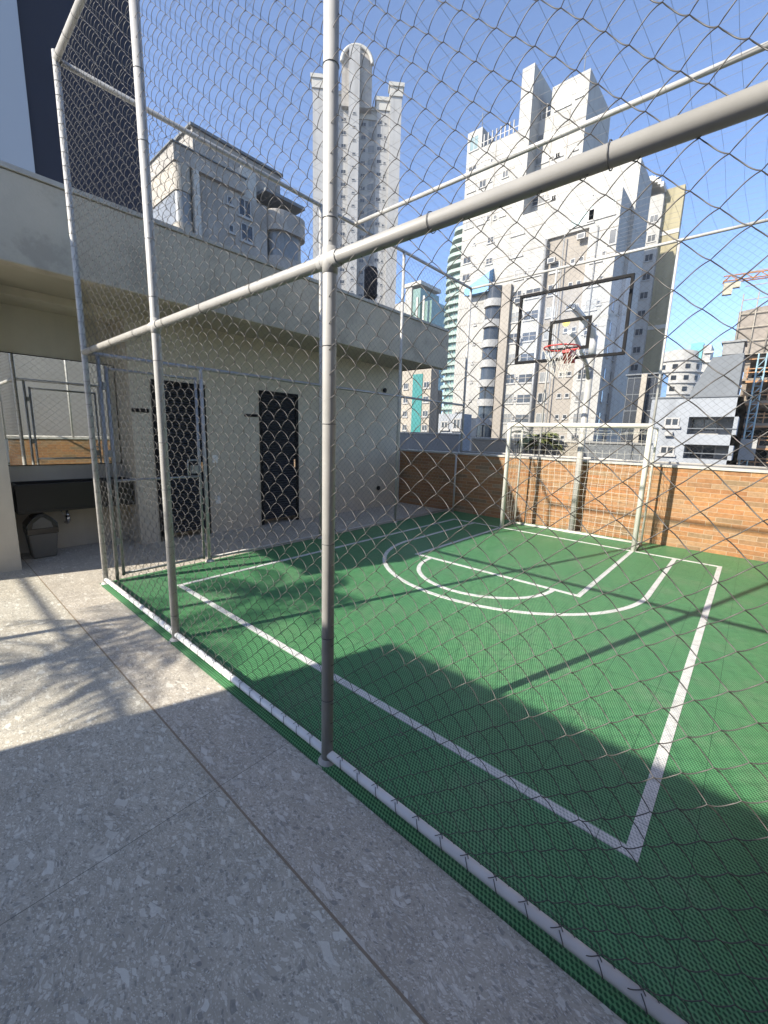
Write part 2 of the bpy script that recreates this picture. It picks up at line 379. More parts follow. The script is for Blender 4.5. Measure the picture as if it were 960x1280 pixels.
chainlink('wire_mesh', F1, (XC, YF+.0, 0), (1, 0, 0), (0, -1, 0), XR-XC, .05, HT, sub=8, n=6, r=.0014, D=.0115, phase=1)
m = MB()   # lacing wires that tie the mesh to the pipes
x = XC+.05
while x < XR:
    c = np.array([x, YF, .055]); P = [c+np.array([.018*math.sin(t)+.012*t/6, -.0235*math.sin(t*1.0+.3)*1.0, .0235*math.cos(t+.3)]) for t in np.linspace(0, 6.2, 13)]
    m.tube(P, .0016, 5)
    m.tube([c+np.array([.0, .004, .022]), c+np.array([-.02, .004, .04]), c+np.array([-.035, 0, .06])], .0014, 4); x += PU*2
for z in np.arange(.28, HT, .43):
    for xx in (XA, XB): m.ring((xx, YF, z+.07*math.sin(xx*9+z*5)), 'z', .0300, .0015)
for z in np.arange(.12, HT, .105): m.ring((XC, YF, z), 'z', .0268, .0015)
for xx in np.arange(XC+.3, XR, .52): m.ring((xx, YF, HM), 'x', .0300, .0015)
for xx in np.arange(XC+.1, XR, .25): m.ring((xx, YF, HT), 'x', .0270, .0015)
for (xx, z) in ((-1.02, 3.03), (-2.6, 3.3), (-.9, .42), (-2.2, 1.1)):
    m.tube([(xx-.03, YF-.01, z+.012), (xx, YF-.012, z), (xx+.012, YF, z-.006), (xx-.004, YF+.006, z-.012), (xx-.02, YF-.008, z-.02), (xx-.04, YF-.012, z-.018)], .0014, 5)
m.build('tie_wire', 'wire_lacing', F1)['kind'] = 'stuff'
# left fence with gate
F2 = empty('chain_link_fence', 'long left side chain-link fence with a gate, running back along the beige building', 'fence')
for y, z1_ in ((2.29, HM), (4.04, HT), (5.82, HT)):
    p = pole('post', F2, (XC, y, 0), (XC, y, z1_), .024 if y > 3 else .021, 'pole_paint'); flange(p, XC, y, .0122)
pole('short_post', F2, (XC+.1, 7.66, .012), (XC+.1, 7.66, 1.27), .02, 'pole_paint')
pole('corner_post', F2, (XC, YE, 1.24), (XC, YE, HT), .0245)
pole('top_rail', F2, (XC, YF, HT), (XC, YE, HT), .0245, 'galvanised_pipe'); pole('middle_rail', F2, (XC, YF, HM), (XC, YE, HM), .0205, 'galvanised_pipe')
pole('bottom_rail', F2, (XC, 2.29, .06), (XC, 7.72, .06), .0175)
chainlink('wire_mesh', F2, (XC, 2.33, 0), (0, 1, 0), (1, 0, 0), 5.66, lambda u: .06 if u < 5.35 else 1.3, HM, sub=5, n=4, r=.0014)
chainlink('wire_mesh', F2, (XC, YF+.03, 0), (0, 1, 0), (1, 0, 0), 6.78, HM+.01, HT, sub=5, n=4, r=.0014)
G = bpy.data.objects.new('gate', None); COL.objects.link(G); G.parent = F2
m = MB(); ga, gb = 1.36, 2.225
for y in (ga, gb): m.tube([(XC, y, .06), (XC, y, 2.17)], .0155, 14)
for z in (.08, 1.06, 2.15): m.tube([(XC, ga, z), (XC, gb, z)], .014, 14)
m.build('gate_frame', 'galvanised_pipe', G)
m = MB(); m.tube([(XC, 1.30, .02), (XC, 1.30, HM)], .017, 14); m.build('hinge_post', 'galvanised_pipe', G)
m = MB(); m.tube([(XC, gb-.13, 1.06), (XC, gb-.13, 1.25), (XC, gb, 1.25)], .011, 8); m.box(XC-.02, XC+.02, gb-.10, gb-.02, 1.10, 1.19); m.build('latch', 'galvanised_pipe', G)
m = MB()
for z in (.4, 1.3, 1.95): m = MB(); m.box(XC-.015, XC+.015, 1.315, 1.35, z, z+.07); m.build('hinge', 'galvanised_pipe', G)
chainlink('wire_mesh', G, (XC, ga+.01, 0), (0, 1, 0), (1, 0, 0), gb-ga-.01, .09, 2.15, sub=5, n=4, r=.0014, phase=1)
# back fence above brick wall
F3 = empty('chain_link_fence', 'back chain-link fence standing on top of the brick wall behind the hoop', 'fence')
for x in (-3.1, -1.3, XR+.2): pole('post', F3, (x, YE, 1.24), (x, YE, HT), .0185)
pole('top_rail', F3, (XC, YE, HT), (XR+.2, YE, HT), .0225); pole('bottom_rail', F3, (XC, YE, 1.30), (XR+.2, YE, 1.30), .018)
chainlink('wire_mesh', F3, (XC, YE, 0), (1, 0, 0), (0, -1, 0), XR+.2-XC, 1.3, HT, sub=3, n=3, r=.0014, D=.006)
F4 = empty('chain_link_fence', 'right side chain-link fence on the low brick wall, seen only in the mirror', 'fence')
for y in (3.0, 5.0, 7.0): pole('post', F4, (XR+.12, y, 1.24), (XR+.12, y, HT), .0245)
pole('top_rail', F4, (XR+.12, YF, HT), (XR+.12, YE, HT), .0245); pole('bottom_rail', F4, (XR+.12, YF, 1.30), (XR+.12, YE, 1.30), .018)
chainlink('wire_mesh', F4, (XR+.12, YF, 0), (0, 1, 0), (1, 0, 0), YE-YF, 1.3, HT, sub=2, n=3, r=.0014, D=.004)
# roof net
NTW = empty('roof_net', 'thin cord net stretched flat over the cage on a single cross pipe', 'net')
pole('cross_pipe', NTW, (XC, 4.67, HT), (XR+.12, 4.67, HT), .0255)
lines = []; cell = .17
def sag(x, y): return -.10*abs(math.sin(math.pi*(y-YF)/(4.67-YF)) if y < 4.67 else math.sin(math.pi*(y-4.67)/(YE-4.67)))-.02*math.sin(x*2.1+y)
ys = np.linspace(YF, YE, 46)
for x in np.arange(XC+.06, XR+.12, cell):
    lines.append(np.array([(x+.012*math.sin(y*3+x*5), y, HT-.01+sag(x, y)) for y in ys]))
xs = np.linspace(XC, XR+.12, 34)
for y in np.arange(YF+.06, YE, cell):
    lines.append(np.array([(x, y+.012*math.sin(x*3+y*4), HT-.01+sag(x, y)) for x in xs]))
V, F = sweep(lines, .0013, 3, (0, 0, 1)); numesh('cord_mesh', V, F, 'roof_cord', NTW)
# ================================================================ brick walls
W1 = empty('brick_wall', 'low orange brick wall behind the goal, capped with a pale coping', 'wall')
m = MB(); m.box(-6.35, .36, 7.775, 8.08, 0, 1.235); m.build('brickwork', 'brick_x', W1)
m = MB(); m.box(-6.38, .62, 7.75, 8.12, 1.238, 1.275); m.build('coping', 'coping_white', W1, bevel=.004)
W2 = empty('brick_wall', 'right side low brick wall turning forward from the back wall at the frame edge', 'wall')
m = MB(); m.box(.362, .60, 1.1, 8.08, 0, 1.235); m.build('brickwork', 'brick_y', W2)
m = MB(); m.box(.34, .62, 1.08, 7.748, 1.238, 1.275); m.build('coping', 'coping_white', W2, bevel=.004)
# ================================================================ goal
GO = empty('futsal_goal', 'small white futsal goal with a cord net against the brick wall', 'goal')
gx1, gx2, gy, gh, gyb = -3.25, -1.15, 6.955, 1.835, 7.50
m = MB(); r = .036
for x in (gx1, gx2): m = MB(); m.tube([(x, gy, .012), (x, gy, gh-.03), (x, gy, gh)], r, 16); m.build('goal_post', 'goal_paint', GO)
m = MB(); m.tube([(gx1-.036, gy, gh), (gx2+.036, gy, gh)], r, 16); m.build('crossbar', 'goal_paint', GO)
m = MB(); rb = .016
for x in (gx1, gx2):
    m.tube([(x, gy, gh-.02), (x, gyb-.02, gh-.02), (x, gyb, gh-.05), (x, gyb, .03)], rb, 10); m.tube([(x, gy, .03), (x, gyb, .03)], rb, 10)
m.tube([(gx1, gyb, .03), (gx2, gyb, .03)], .019, 10)
m.build('back_frame', 'goal_paint', GO)
lines = []; c_ = .105
def bagged(x, s):   # s: 0 at crossbar .. runs back then down
    return s
for x in np.arange(gx1+.02, gx2, c_):
    lines.append(np.array([(x+.01*math.sin(8*t+x*4), gy+.02+(gyb-gy)*min(1, t/.5)-.0, gh-.02-.10*math.sin(math.pi*min(1, t/.5))) if t < .5 else (x+.012*math.sin(9*t+x*4), gyb-.0+.03*math.sin(x*3+t*4), (gh-.02)-(gh-.05)*(t-.5)/1.5) for t in np.linspace(0, 2, 26)]))
for z in np.arange(.06, gh-.04, c_):
    lines.append(np.array([(x, gyb+.03*math.sin(x*3+2.5), z-.012*abs(math.sin(x*11))) for x in np.linspace(gx1, gx2, 30)]))
for y in np.arange(gy+.08, gyb, c_):
    lines.append(np.array([(x, y, gh-.02-.10*math.sin(math.pi*(y-gy)/(gyb-gy))-.02*math.sin(x*6)) for x in np.linspace(gx1, gx2, 26)]))
for x in (gx1, gx2):
    for z in np.arange(.06, gh-.04, c_): lines.append(np.array([(x+.02*math.sin(z*5+y*9), y, z-.01) for y in np.linspace(gy, gyb, 8)]))
    for y in np.arange(gy+.06, gyb, c_): lines.append(np.array([(x+.02*math.sin(z*5+y*9), y, z) for z in np.linspace(.03, gh-.03, 18)]))
V, F = sweep(lines, .0017, 4, (.3, .5, .81)); numesh('net', V, F, 'net_cord', GO)
# ================================================================ basketball hoop
HO = empty('basketball_hoop', 'basketball hoop with clear black-edged backboard on a grey gooseneck pole', 'basketball hoop')
px_, py_ = -2.235, 7.60
m = MB(); m.tube([(px_, py_, .012), (px_, py_, 2.98)], .055, 20); m.build('pole', 'pole_paint', HO)
m = MB(); m.box(px_-.11, px_+.11, py_-.11, py_+.11, .0125, .03); m.build('base_plate', 'pole_paint', HO)
m = MB(); m.tube([(px_, py_, 2.981), (px_, py_, 3.28)], .06, 20); m.tube([(px_, py_, 3.24), (px_, py_-.12, 3.36), (px_, 6.62, 3.46), (px_, 6.44, 3.46)], .05, 14)
m.tube([(px_, py_-.05, 2.62), (px_, py_-.2, 2.80), (px_, 6.75, 3.1), (px_, 6.46, 3.12)], .03, 12); m.build('support_arm', 'pole_paint', HO)
bx0, bx1, bz0, bz1, by = -2.990, -1.475, 2.735, 3.72, 6.40
m = MB(); m.box(bx0+.02, bx1-.02, by-.006, by+.006, bz0+.02, bz1-.02); bb = m.build('backboard', 'clear_acrylic', HO)
m = MB(); t = .035
def sq(m, a, b, c, d, t, y0, y1):
    m.box(a, b, y0, y1, c, c+t); m.box(a, b, y0, y1, d-t, d); m.box(a, a+t, y0, y1, c+t, d-t); m.box(b-t, b, y0, y1, c+t, d-t)
sq(m, bx0, bx1, bz0, bz1, t, by-.022, by+.022); m.build('board_frame', 'black_paint', bb)
m = MB(); sq(m, -2.50, -1.93, 2.86, 3.29, .045, by-.0105, by-.0075); m.build('target_square', 'black_paint', bb)
m = MB(); m.tube([(-2.27, by-.009, 3.27-.03), (-2.27, by-.0075, 3.27-.03)], [.05, .05], 20); 
s_ = m.build('logo_sticker', 'sticker_yellow', bb)
m = MB(); rc = (-2.165, 6.02, 2.83); m.ring(rc, 'z', .225, .0095, 36, 8)
m.box(-2.215, -2.115, 6.2, 6.385, 2.80, 2.825); m.add([(-2.24, 6.388, 2.88), (-2.09, 6.388, 2.88), (-2.09, 6.388, 2.68), (-2.24, 6.388, 2.68), (-2.215, 6.215, 2.80), (-2.115, 6.215, 2.80)], [(0, 1, 2, 3), (3, 2, 5, 4), (0, 3, 4), (1, 5, 2)])
for q in range(12):
    a = 2*math.pi*q/12; m.ring((rc[0]+.225*math.cos(a), rc[1]+.225*math.sin(a), rc[2]-.014), 'x', .012, .003, 8, 4)
m.build('rim', 'rim_red', HO)
lines = []
for q in range(12):
    for d in (1, -1):
        P = []
        for t in np.linspace(0, 1, 13):
            a = 2*math.pi*(q+d*.5*t*3.0)/12; rr = .222*(1-t)**1.3+.085*(1-(1-t)**1.3)+.012*math.sin(t*9+q); P.append((rc[0]+rr*math.cos(a), rc[1]+rr*math.sin(a), rc[2]-.02-.36*t*(1+.08*math.sin(q*2.3))))
        lines.append(np.array(P))
V, F = sweep(lines, .0028, 4, (0, .2, 1)); numesh('hoop_net', V, F, 'net_cord', HO)
# ================================================================ service building (beige, with canopy)
SB = empty('service_building', 'single storey beige building with grey canopy fascia, two black louvred doors and a wash recess', 'building')
xw, xr_, xf = -6.21, -6.72, -5.098
m = MB()
m.box(-9.4, xw, 2.0, 2.255, 0, 3.04)                 # pier between recess and first door
m.box(-9.4, xw, 3.0, 3.90, 0, 3.04); m.box(-9.4, xw, 4.685, 7.584, 0, 3.04)
m.box(-9.4, xw, 2.255, 3.0, 2.245, 3.04); m.box(-9.4, xw, 3.90, 4.685, 2.26, 3.04)
m.box(-9.4, -6.45, 2.255, 3.0, 0, 2.245); m.box(-9.4, -6.45, 3.90, 4.685, 0, 2.26)
m.box(-9.4, xr_, .69, 2.0, 0, 3.04)                  # recess back wall
m.build('wall', 'render_beige', SB)
m = MB(); m.box(-7.3, -5.95, -.42, .69, 0, 3.04); m.build('column', 'render_beige', SB)
m = MB(); m.box(-6.719, xw, .69, 2.0, 2.955, 3.04); m.build('lintel_beam', 'render_beige', SB)
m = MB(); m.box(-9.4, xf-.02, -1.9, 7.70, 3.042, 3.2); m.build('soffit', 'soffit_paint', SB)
m = MB(); m.box(xf-.16, xf, -1.9, 7.705, 2.985, 3.72); m.box(-9.4, xf-.16, 7.55, 7.705, 2.985+.057, 3.72); m.box(-9.4, xf-.16, -1.9, -1.75, 2.985+.057, 3.72)
m.build('fascia', 'render_grey', SB, bevel=.012)
m = MB(); m.box(xf-.19, xf+.018, -1.92, 7.73, 3.723, 3.768); m.build('coping', 'coping_white', SB, bevel=.004)
m = MB(); m.box(-9.4, xf-.2, -1.7, 7.5, 3.202, 3.30); m.build('roof', 'render_grey', SB)
def door(y0, y1_, top):
    d = bpy.data.objects.new('door', None); COL.objects.link(d); d.parent = SB
    m = MB(); t = .05
    m.box(xw-.03, xw+.012, y0, y0+t, 0, top); m.box(xw-.03, xw+.012, y1_-t, y1_, 0, top); m.box(xw-.03, xw+.012, y0+t, y1_-t, top-t, top); m.build('door_frame', 'black_paint', d)
    m = MB(); z = .09
    while z < top-.09:
        m.add([(xw-.028, y0+t+.004, z), (xw-.028, y1_-t-.004, z), (xw+.002, y1_-t-.004, z+.012), (xw+.002, y0+t+.004, z+.012), (xw-.028, y0+t+.004, z+.042), (xw-.028, y1_-t-.004, z+.042)], [(0, 1, 2, 3), (3, 2, 5, 4)]); z += .042
    m.box(xw-.05, xw-.03, y0+t+.003, y1_-t-.003, .085, top-t-.003); m.build('door_leaf', 'black_louvre', d)
    m = MB(); m.box(xw+.003, xw+.03, y1_-.12, y1_-.09, .98, 1.12); m.build('handle', 'chrome', d)
door(2.255, 3.0, 2.243); door(3.90, 4.685, 2.258)
def wallbit(name, y0, y1_, z0, z1_, mat, lab, cat, d=.012):
    m = MB(); m.box(xw+.001, xw+d, y0, y1_, z0, z1_)
    if mat == 'white_plastic': m.box(xw+d, xw+d+.004, y0+.02, y1_-.02, z0+.03, z1_-.03)
    o = m.build(name, mat, None, bevel=.002); return tag(o, lab, cat)
wallbit('door_sign', 3.63, 3.87, 1.825, 1.868, 'black_paint', 'small black strip sign on the wall left of the farther black door', 'sign')
wallbit('door_sign', 1.995+.01, 2.215, 1.80, 1.85, 'black_paint', 'small black strip sign on the wall left of the nearer black door', 'sign')
wallbit('switch_plate', 3.07, 3.15, 1.10, 1.22, 'white_plastic', 'white switch plate at hand height right of the nearer door', 'switch')
wallbit('socket_plate', 3.09, 3.17, .46, .58, 'white_plastic', 'white socket plate low on the wall right of the nearer door', 'socket')
for y, z, lab in ((6.98, 2.547, 'small round black wall lamp high near the far corner of the beige wall'), (6.86, .43, 'small round black vent low near the far corner of the beige wall')):
    m = MB(); m.tube([(xw+.001, y, z), (xw+.03, y, z), (xw+.035, y, z)], [.045, .045, .035], 16); m.ring((xw+.03, y, z), 'x', .045, .006, 16)
    tag(m.build('wall_lamp' if z > 1 else 'wall_vent', 'black_paint'), lab, 'lamp' if z > 1 else 'vent')
# recess contents
MI = empty('mirror', 'wide wall mirror over the black washbasin, reflecting the fence', 'mirror')
m = MB(); m.box(xr_+.002, xr_+.012, .70, 1.99, 1.095, 2.42); m.build('mirror_backing', 'black_paint', MI)
m = MB(); m.add([(xr_+.0145, .712, 1.105), (xr_+.0145, 1.98, 1.105), (xr_+.0145, 1.98, 2.41), (xr_+.0145, .712, 2.41)], [(0, 1, 2, 3)]); m.build('mirror_pane', 'mirror_glass', MI)
SK = empty('trough_sink', 'long black stone trough washbasin mounted under the mirror', 'sink')
m = MB(); m.box(xr_+.001, -6.30, .76, 1.985, .56, .60); m.box(-6.33, -6.30, .76, 1.985, .60, .905); m.box(xr_+.001, -6.33, .76, .79, .60, .905); m.box(xr_+.001, -6.33, 1.955, 1.985, .60, .905); m.box(xr_+.001, xr_+.05, .79, 1.955, .60, .905)
m.build('basin', 'sink_granite', SK, bevel=.003)
m = MB(); m.tube([(-6.55, 1.27, .56), (-6.55, 1.27, .40), (-6.56, 1.27, .36), (-6.62, 1.27, .34), (-6.71, 1.27, .34)], .016, 10); m.tube([(-6.55, 1.27, .46), (-6.55, 1.27, .38)], .028, 12); m.tube([(-6.60, 1.20, .56), (-6.57, 1.25, .42)], .006, 6); m.build('drain_trap', 'chrome', SK)
m = MB(); m.box(-6.52, -6.40, .692, .76, 1.16, 1.42); m.box(-6.525, -6.395, .76, .768, 1.30, 1.425)
tag(m.build('paper_dispenser', 'white_plastic', None, bevel=.006), 'grey paper towel dispenser on the column side beside the mirror', 'dispenser')
BN = empty('waste_bin', 'grey waste bin with hooded lid and black bag under the washbasin', 'bin')
bxc, byc = -6.42, .965
def taper(m, w0, d0, w1, d1, z0, z1_, cx, cy2, mi=0):
    vs = [(cx-d0, cy2-w0, z0), (cx+d0, cy2-w0, z0), (cx+d0, cy2+w0, z0), (cx-d0, cy2+w0, z0), (cx-d1, cy2-w1, z1_), (cx+d1, cy2-w1, z1_), (cx+d1, cy2+w1, z1_), (cx-d1, cy2+w1, z1_)]
    m.add(vs, [(0, 3, 2, 1), (4, 5, 6, 7), (0, 1, 5, 4), (1, 2, 6, 5), (2, 3, 7, 6), (3, 0, 4, 7)], mi)
m = MB(); taper(m, .115, .10, .145, .125, .005, .31, bxc, byc); m.build('bin_body', 'bin_grey', BN, bevel=.015)
m = MB(); taper(m, .149, .129, .153, .133, .30, .375, bxc, byc); m.build('bag', 'bag_black', BN, bevel=.006)
m = MB(); P = [(byc-.15, .37), (byc-.15, .42), (byc-.09, .50), (byc-.02, .545), (byc+.03, .545), (byc+.10, .49), (byc+.15, .42), (byc+.15, .37)]
n = len(P); vs = [(bxc-.13, a, b) for a, b in P]+[(bxc+.13, a, b) for a, b in P]
m.add(vs, [tuple(range(n)), tuple(range(n, 2*n))[::-1]]+[(i, i+n, (i+1) % n+n, (i+1) % n) for i in range(n)]); m.build('hood', 'bag_black', BN, bevel=.006)
m = MB(); P = [(byc-.10, .378), (byc-.085, .44), (byc-.01, .505), (byc+.02, .505), (byc+.085, .44), (byc+.10, .378)]; n = len(P)
vs = [(bxc+.131, a, b) for a, b in P]+[(bxc+.137, a, b) for a, b in P]
m.add(vs, [tuple(range(n)), tuple(range(n, 2*n))[::-1]]+[(i, i+n, (i+1) % n+n, (i+1) % n) for i in range(n)]); m.build('swing_flap', 'bin_grey', BN)
# rear building that shades the foreground, neighbour wall seen in the mirror
RB = empty('rear_building', 'plain rendered building behind the camera whose shadow falls over the near paving', 'building')
m = MB(); m.box(-3.41, 7.5, -9, -2.4, 0, 3.0); m.build('wall', 'white_facade', RB)
m = MB(); m.box(-3.0, -2.0, -2.399, -2.36, 0, 2.1); m.build('door', 'black_louvre', RB)
m = MB(); m.box(-.8, 1.2, -2.399, -2.37, .9, 2.0); m.build('window', 'window_glass', RB)
NW = empty('neighbour_building', 'plain pale rendered wall of the neighbouring building beyond the right brick wall', 'building')
m = MB(); m.box(1.6, 7.9, -1.5, 8.2, 0, 6.2); m.build('wall', 'grey_facade', NW)
m = MB(); m.box(1.58, 7.95, -1.55, 8.25, 6.2, 6.3); m.build('coping', 'coping_white', NW)
PG = empty('shadow_beam_frame', 'slim steel beam added unseen behind the camera to cast a thin shadow', 'added beam')  # unseen beam and post, added for the thin shadow line on the paving
m = MB(); m.box(-9.2, -3.45, -4.065, -4.035, 2.95, 2.98); m.build('beam', 'galvanised_pipe', PG)
m = MB(); m.tube([(-9.1, -4.05, 0), (-9.1, -4.05, 2.95)], .03, 8); m.build('post', 'galvanised_pipe', PG)
# ---------------------------------------------------------------- palms
def palm(x, y, z0, h, nf, fl, lab, group=None, mat='frond_green', leafw=.022, seed=1, tr=.09):
    rnd = random.Random(seed); T = empty('palm_tree', lab, 'palm', group=group)
    m = MB(); m.tube([(x, y, z0), (x+.03, y, z0+h*.4), (x+.02, y+.03, z0+h*.8), (x, y, z0+h)], [tr*1.25, tr, tr*.85, tr*.9], 14); m.build('trunk', 'bark', T)
    m = MB()
    for q in range(nf):
        az = 2*math.pi*q/nf*2.4+rnd.uniform(-.2, .2); up = rnd.uniform(.15, 1.25); L = fl*rnd.uniform(.8, 1.1); pts = []
        dx, dy = math.cos(az), math.sin(az); p = np.array([x, y, z0+h]); a = up
        for i in range(15):
            pts.append(p.copy()); p = p+np.array([dx*math.cos(a), dy*math.cos(a), math.sin(a)])*L/14; a -= 1.55/14*rnd.uniform(.8, 1.1)
        m.tube(pts, [.012*(1-i/15)+.003 for i in range(15)], 5)
        side = np.array([-dy, dx, 0])
        for i in range(2, 15):
            for s in (-1, 1):
                for e in (0, .5):
                    b = pts[i-1]*(1-e)+pts[i]*e; t = (pts[i]-pts[i-1]); t /= np.linalg.norm(t)
                    ll = L*.30*math.sin(math.pi*(i+e)/16.0)**.6*rnd.uniform(.8, 1.1)
                    d = side*s*.8+t*.65+np.array([0, 0, -.25+rnd.uniform(-.1, .1)]); d /= np.linalg.norm(d); wv_ = t*leafw/2
                    mid = b+d*ll*.55; tip = b+d*ll+np.array([0, 0, -.12*ll])
                    m.add([b-wv_*.5, b+wv_*.5, mid+wv_, mid-wv_, tip], [(0, 1, 2, 3), (3, 2, 4)])
    m.build('crown', mat, T); return T
palm(-4.65, -3.2, 0, 2.3, 16, 1.25, 'feather palm in the patio behind the camera, nearer the paving edge', seed=3, tr=.05)
palm(-4.85, -2.1, 0, 2.65, 12, .95, 'taller slender feather palm in the patio behind the camera', seed=11, tr=.035)
for i, (u, yy, h, sd_) in enumerate(((668, 10.6, .35, 5), (680, 10.9, .25, 9))):
    c = un(u, 552, 'y', yy); palm(c[0], yy, c[2]-.5, h+.2, 13, .62, ['bushy yellow-green palm behind the low wall, over the goal crossbar', 'shorter yellow-green palm just right of the bushy one behind the low wall'][i], mat='frond_yellow', seed=sd_, leafw=.035, tr=.05)
# ================================================================ city
WIN = {}
def win_mesh(w_, h, kind, nm=2):
    key = (round(w_, 2), round(h, 2), kind, nm)
    if key in WIN: return WIN[key]
    m = MB(); t = .07
    for a in ((-w_/2, -w_/2+t, 0, h), (w_/2-t, w_/2, 0, h), (-w_/2+t, w_/2-t, 0, t), (-w_/2+t, w_/2-t, h-t, h)): m.box(a[0], a[1], -.05, .01, a[2], a[3], 0)
    for j in range(1, nm): xx = -w_/2+w_*j/nm; m.box(xx-.03, xx+.03, -.04, .01, t, h-t, 0)
    m.box(-w_/2+t, w_/2-t, -.015, .01, t, h-t, 1)
    m.box(-w_/2-.08, w_/2+.08, -.12, .01, -.1, 0, 2)
    me = bpy.data.meshes.new('window'); me.from_pydata(m.v, [], m.f)
    for q in ('window_frame', {'d': 'window_glass', 'c': 'curtain_window', 's': 'sky_glass'}[kind], 'white_facade'): me.materials.append(MATS[q])
    me.polygons.foreach_set('material_index', m.mi); me.update(); WIN[key] = (me, m); return WIN[key]
class Face:
    """vertical face frame: origin o (x,y), angle th: s runs along (cos th, sin th); outward normal is s rotated by -90 deg"""
    def __init__(s, root, o, th=0.0):
        s.root = root; s.o = np.array(o, float); s.th = th; s.a = np.array([math.cos(th), math.sin(th)]); s.n = np.array([math.sin(th), -math.cos(th)]); s.wins = []
    def w(s, S_, d, z): p = s.o+s.a*S_-s.n*d; return (p[0], p[1], z)
    def px(s, u, v):
        d = ray(u, v); den = d[0]*s.n[0]+d[1]*s.n[1]; t = ((s.o-CAM[:2])@s.n)/den; p = CAM+d*t
        return float((p[:2]-s.o)@s.a), float(p[2])
    def sh(s, d):   # the same frame moved inwards by d
        f = Face(s.root, s.o-s.n*d, s.th); f.wins = s.wins; return f
    def win(s, S_, z, w_, h, kind='d', nm=2): s.wins.append((s.w(S_, .0, z), s.th, w_, h, kind, nm))
def flush_wins(root, wins, cap=95):
    wins = sorted(wins, key=lambda q: -q[2]*q[3]/((q[0][0]**2+q[0][1]**2)+1))
    for (p, th, w_, h, kind, nm) in wins[:cap]:
        o = bpy.data.objects.new('window', win_mesh(w_, h, kind, nm)[0]); COL.objects.link(o); o.location = p; o.rotation_euler = (0, 0, th); o.parent = root
    rest = wins[cap:]
    if rest:
        m = MB()
        for (p, th, w_, h, kind, nm) in rest:
            q = win_mesh(w_, h, kind, nm)[1]; c, s = math.cos(th), math.sin(th); o = len(m.v)
            m.v += [(p[0]+c*a-s*b, p[1]+s*a+c*b, p[2]+z) for a, b, z in q.v]; m.f += [tuple(i+o for i in f) for f in q.f]; m.mi += [i+{'d': 0, 'c': 3, 's': 6}[kind] for i in q.mi]; m.sm += q.sm
        o = m.build('windows', ['window_frame', 'window_glass', 'white_facade', 'window_frame', 'curtain_window', 'white_facade', 'window_frame', 'sky_glass', 'white_facade'], root); o['kind'] = 'stuff'
GZ = -7.0
def fbox(m, F, s0, s1, d0, d1, z0, z1_, mi=0): m.box(s0, s1, d0, d1, z0, z1_, mi, tf=F.w)
# ---- B3 white stepped complex -------------------------------------------------
B = empty('apartment_complex', 'large white stepped apartment complex with taupe recess, directly behind the hoop', 'building')
def parts(name, mat, items, parent):
    for it in items: m = MB(); it(m); m.build(name, mat, parent)
F = Face(B, (0, 58)); m = MB(); FL = 2.36
sL, _ = F.px(585, 170); s6, _ = F.px(652, 133); sR, zt_ = F.px(738, 92)
fbox(m, F, sL, sR, 0, 9, GZ, 41.4); fbox(m, F, sL, sL+2.3, 0, 9, 41.4, 44.0); fbox(m, F, sR-4.4, sR, 0, 9, 41.4, 44.4)
m.build('rear_wall', 'cream_facade', B)
FN = Face(B, (0, 55.5)); m = MB(); n0, _ = FN.px(651, 120); n1_, zn = FN.px(669, 78); fbox(m, FN, n0, n1_, 0, 6, GZ, zn); m.build('lift_shaft', 'cream_facade', B)
F2_ = Face(B, (0, 54)); a1, zA = F2_.px(802, 197); a0, _ = F2_.px(690, 300)
m = MB(); fbox(m, F2_, a0, a1, 0, 6, GZ, zA); m.build('middle_wall', 'cream_facade', B)
F3_ = Face(B, (0, 50)); b1, zB = F3_.px(779, 233)
def s3(u, v=450): return F3_.px(u, v)[0]
c0 = F3_.px(583, 480)[0]; r0_, r1_ = s3(671), s3(719)
m = MB(); fbox(m, F3_, c0, r0_, 0, 7.9, GZ, zB+.4); fbox(m, F3_, r1_, b1, 0, 12, GZ, zB); fbox(m, F3_, r0_, r1_, 0, 7.9, 23.6, zB+.2)
m.build('front_wall', 'cream_facade', B)
m = MB(); fbox(m, F3_, r0_, r1_, .35, 7.8, GZ, 23.6); m.build('recess_wall', 'taupe_facade', B)
m = MB()
for s in np.arange(sL+2.6, s6-.4, .62): fbox(m, F, s, s+.14, -.05, .10, 41.4, 42.9)
for s in np.arange(s6+2.8, sR-4.6, .62): fbox(m, F, s, s+.14, -.05, .10, 41.4, 42.9)
fbox(m, F, sL+2.3, sR-4.4, -.06, -.051, 41.9, 42.0); m.build('roof_balustrade', 'white_facade', B)
m = MB()
for z in np.arange(-3, 41, FL): fbox(m, F, sL, sR, -.03, 0, z, z+.06); 
for z in np.arange(-3, zB, FL): fbox(m, F3_, r1_+.1, b1-.02, -.03, 0, z, z+.06); fbox(m, F3_, c0+.02, r0_-.4, -.03, 0, z, z+.06)
for s in (sL+4.6, s6+4.4, s6+6.4): fbox(m, F, s, s+.06, -.032, -.001, GZ, 41)
m.build('facade_joints', 'taupe_facade', B)
parts('downpipe', 'galvanised_pipe', [lambda m, s=s, r=r: m.tube([F3_.w(s, -.2, GZ), F3_.w(s, -.2, zB+h)], r, 8) for s, r, h in ((r0_-.12, .17, 1.2), (r0_+1.9, .07, -3.4), (r1_+.9, .05, -3))], B)
rnd = random.Random(4); uw = [('d', 'c', 'c', 'd')[q % 4] for q in range(40)]
G_ = F3_.sh(.35)
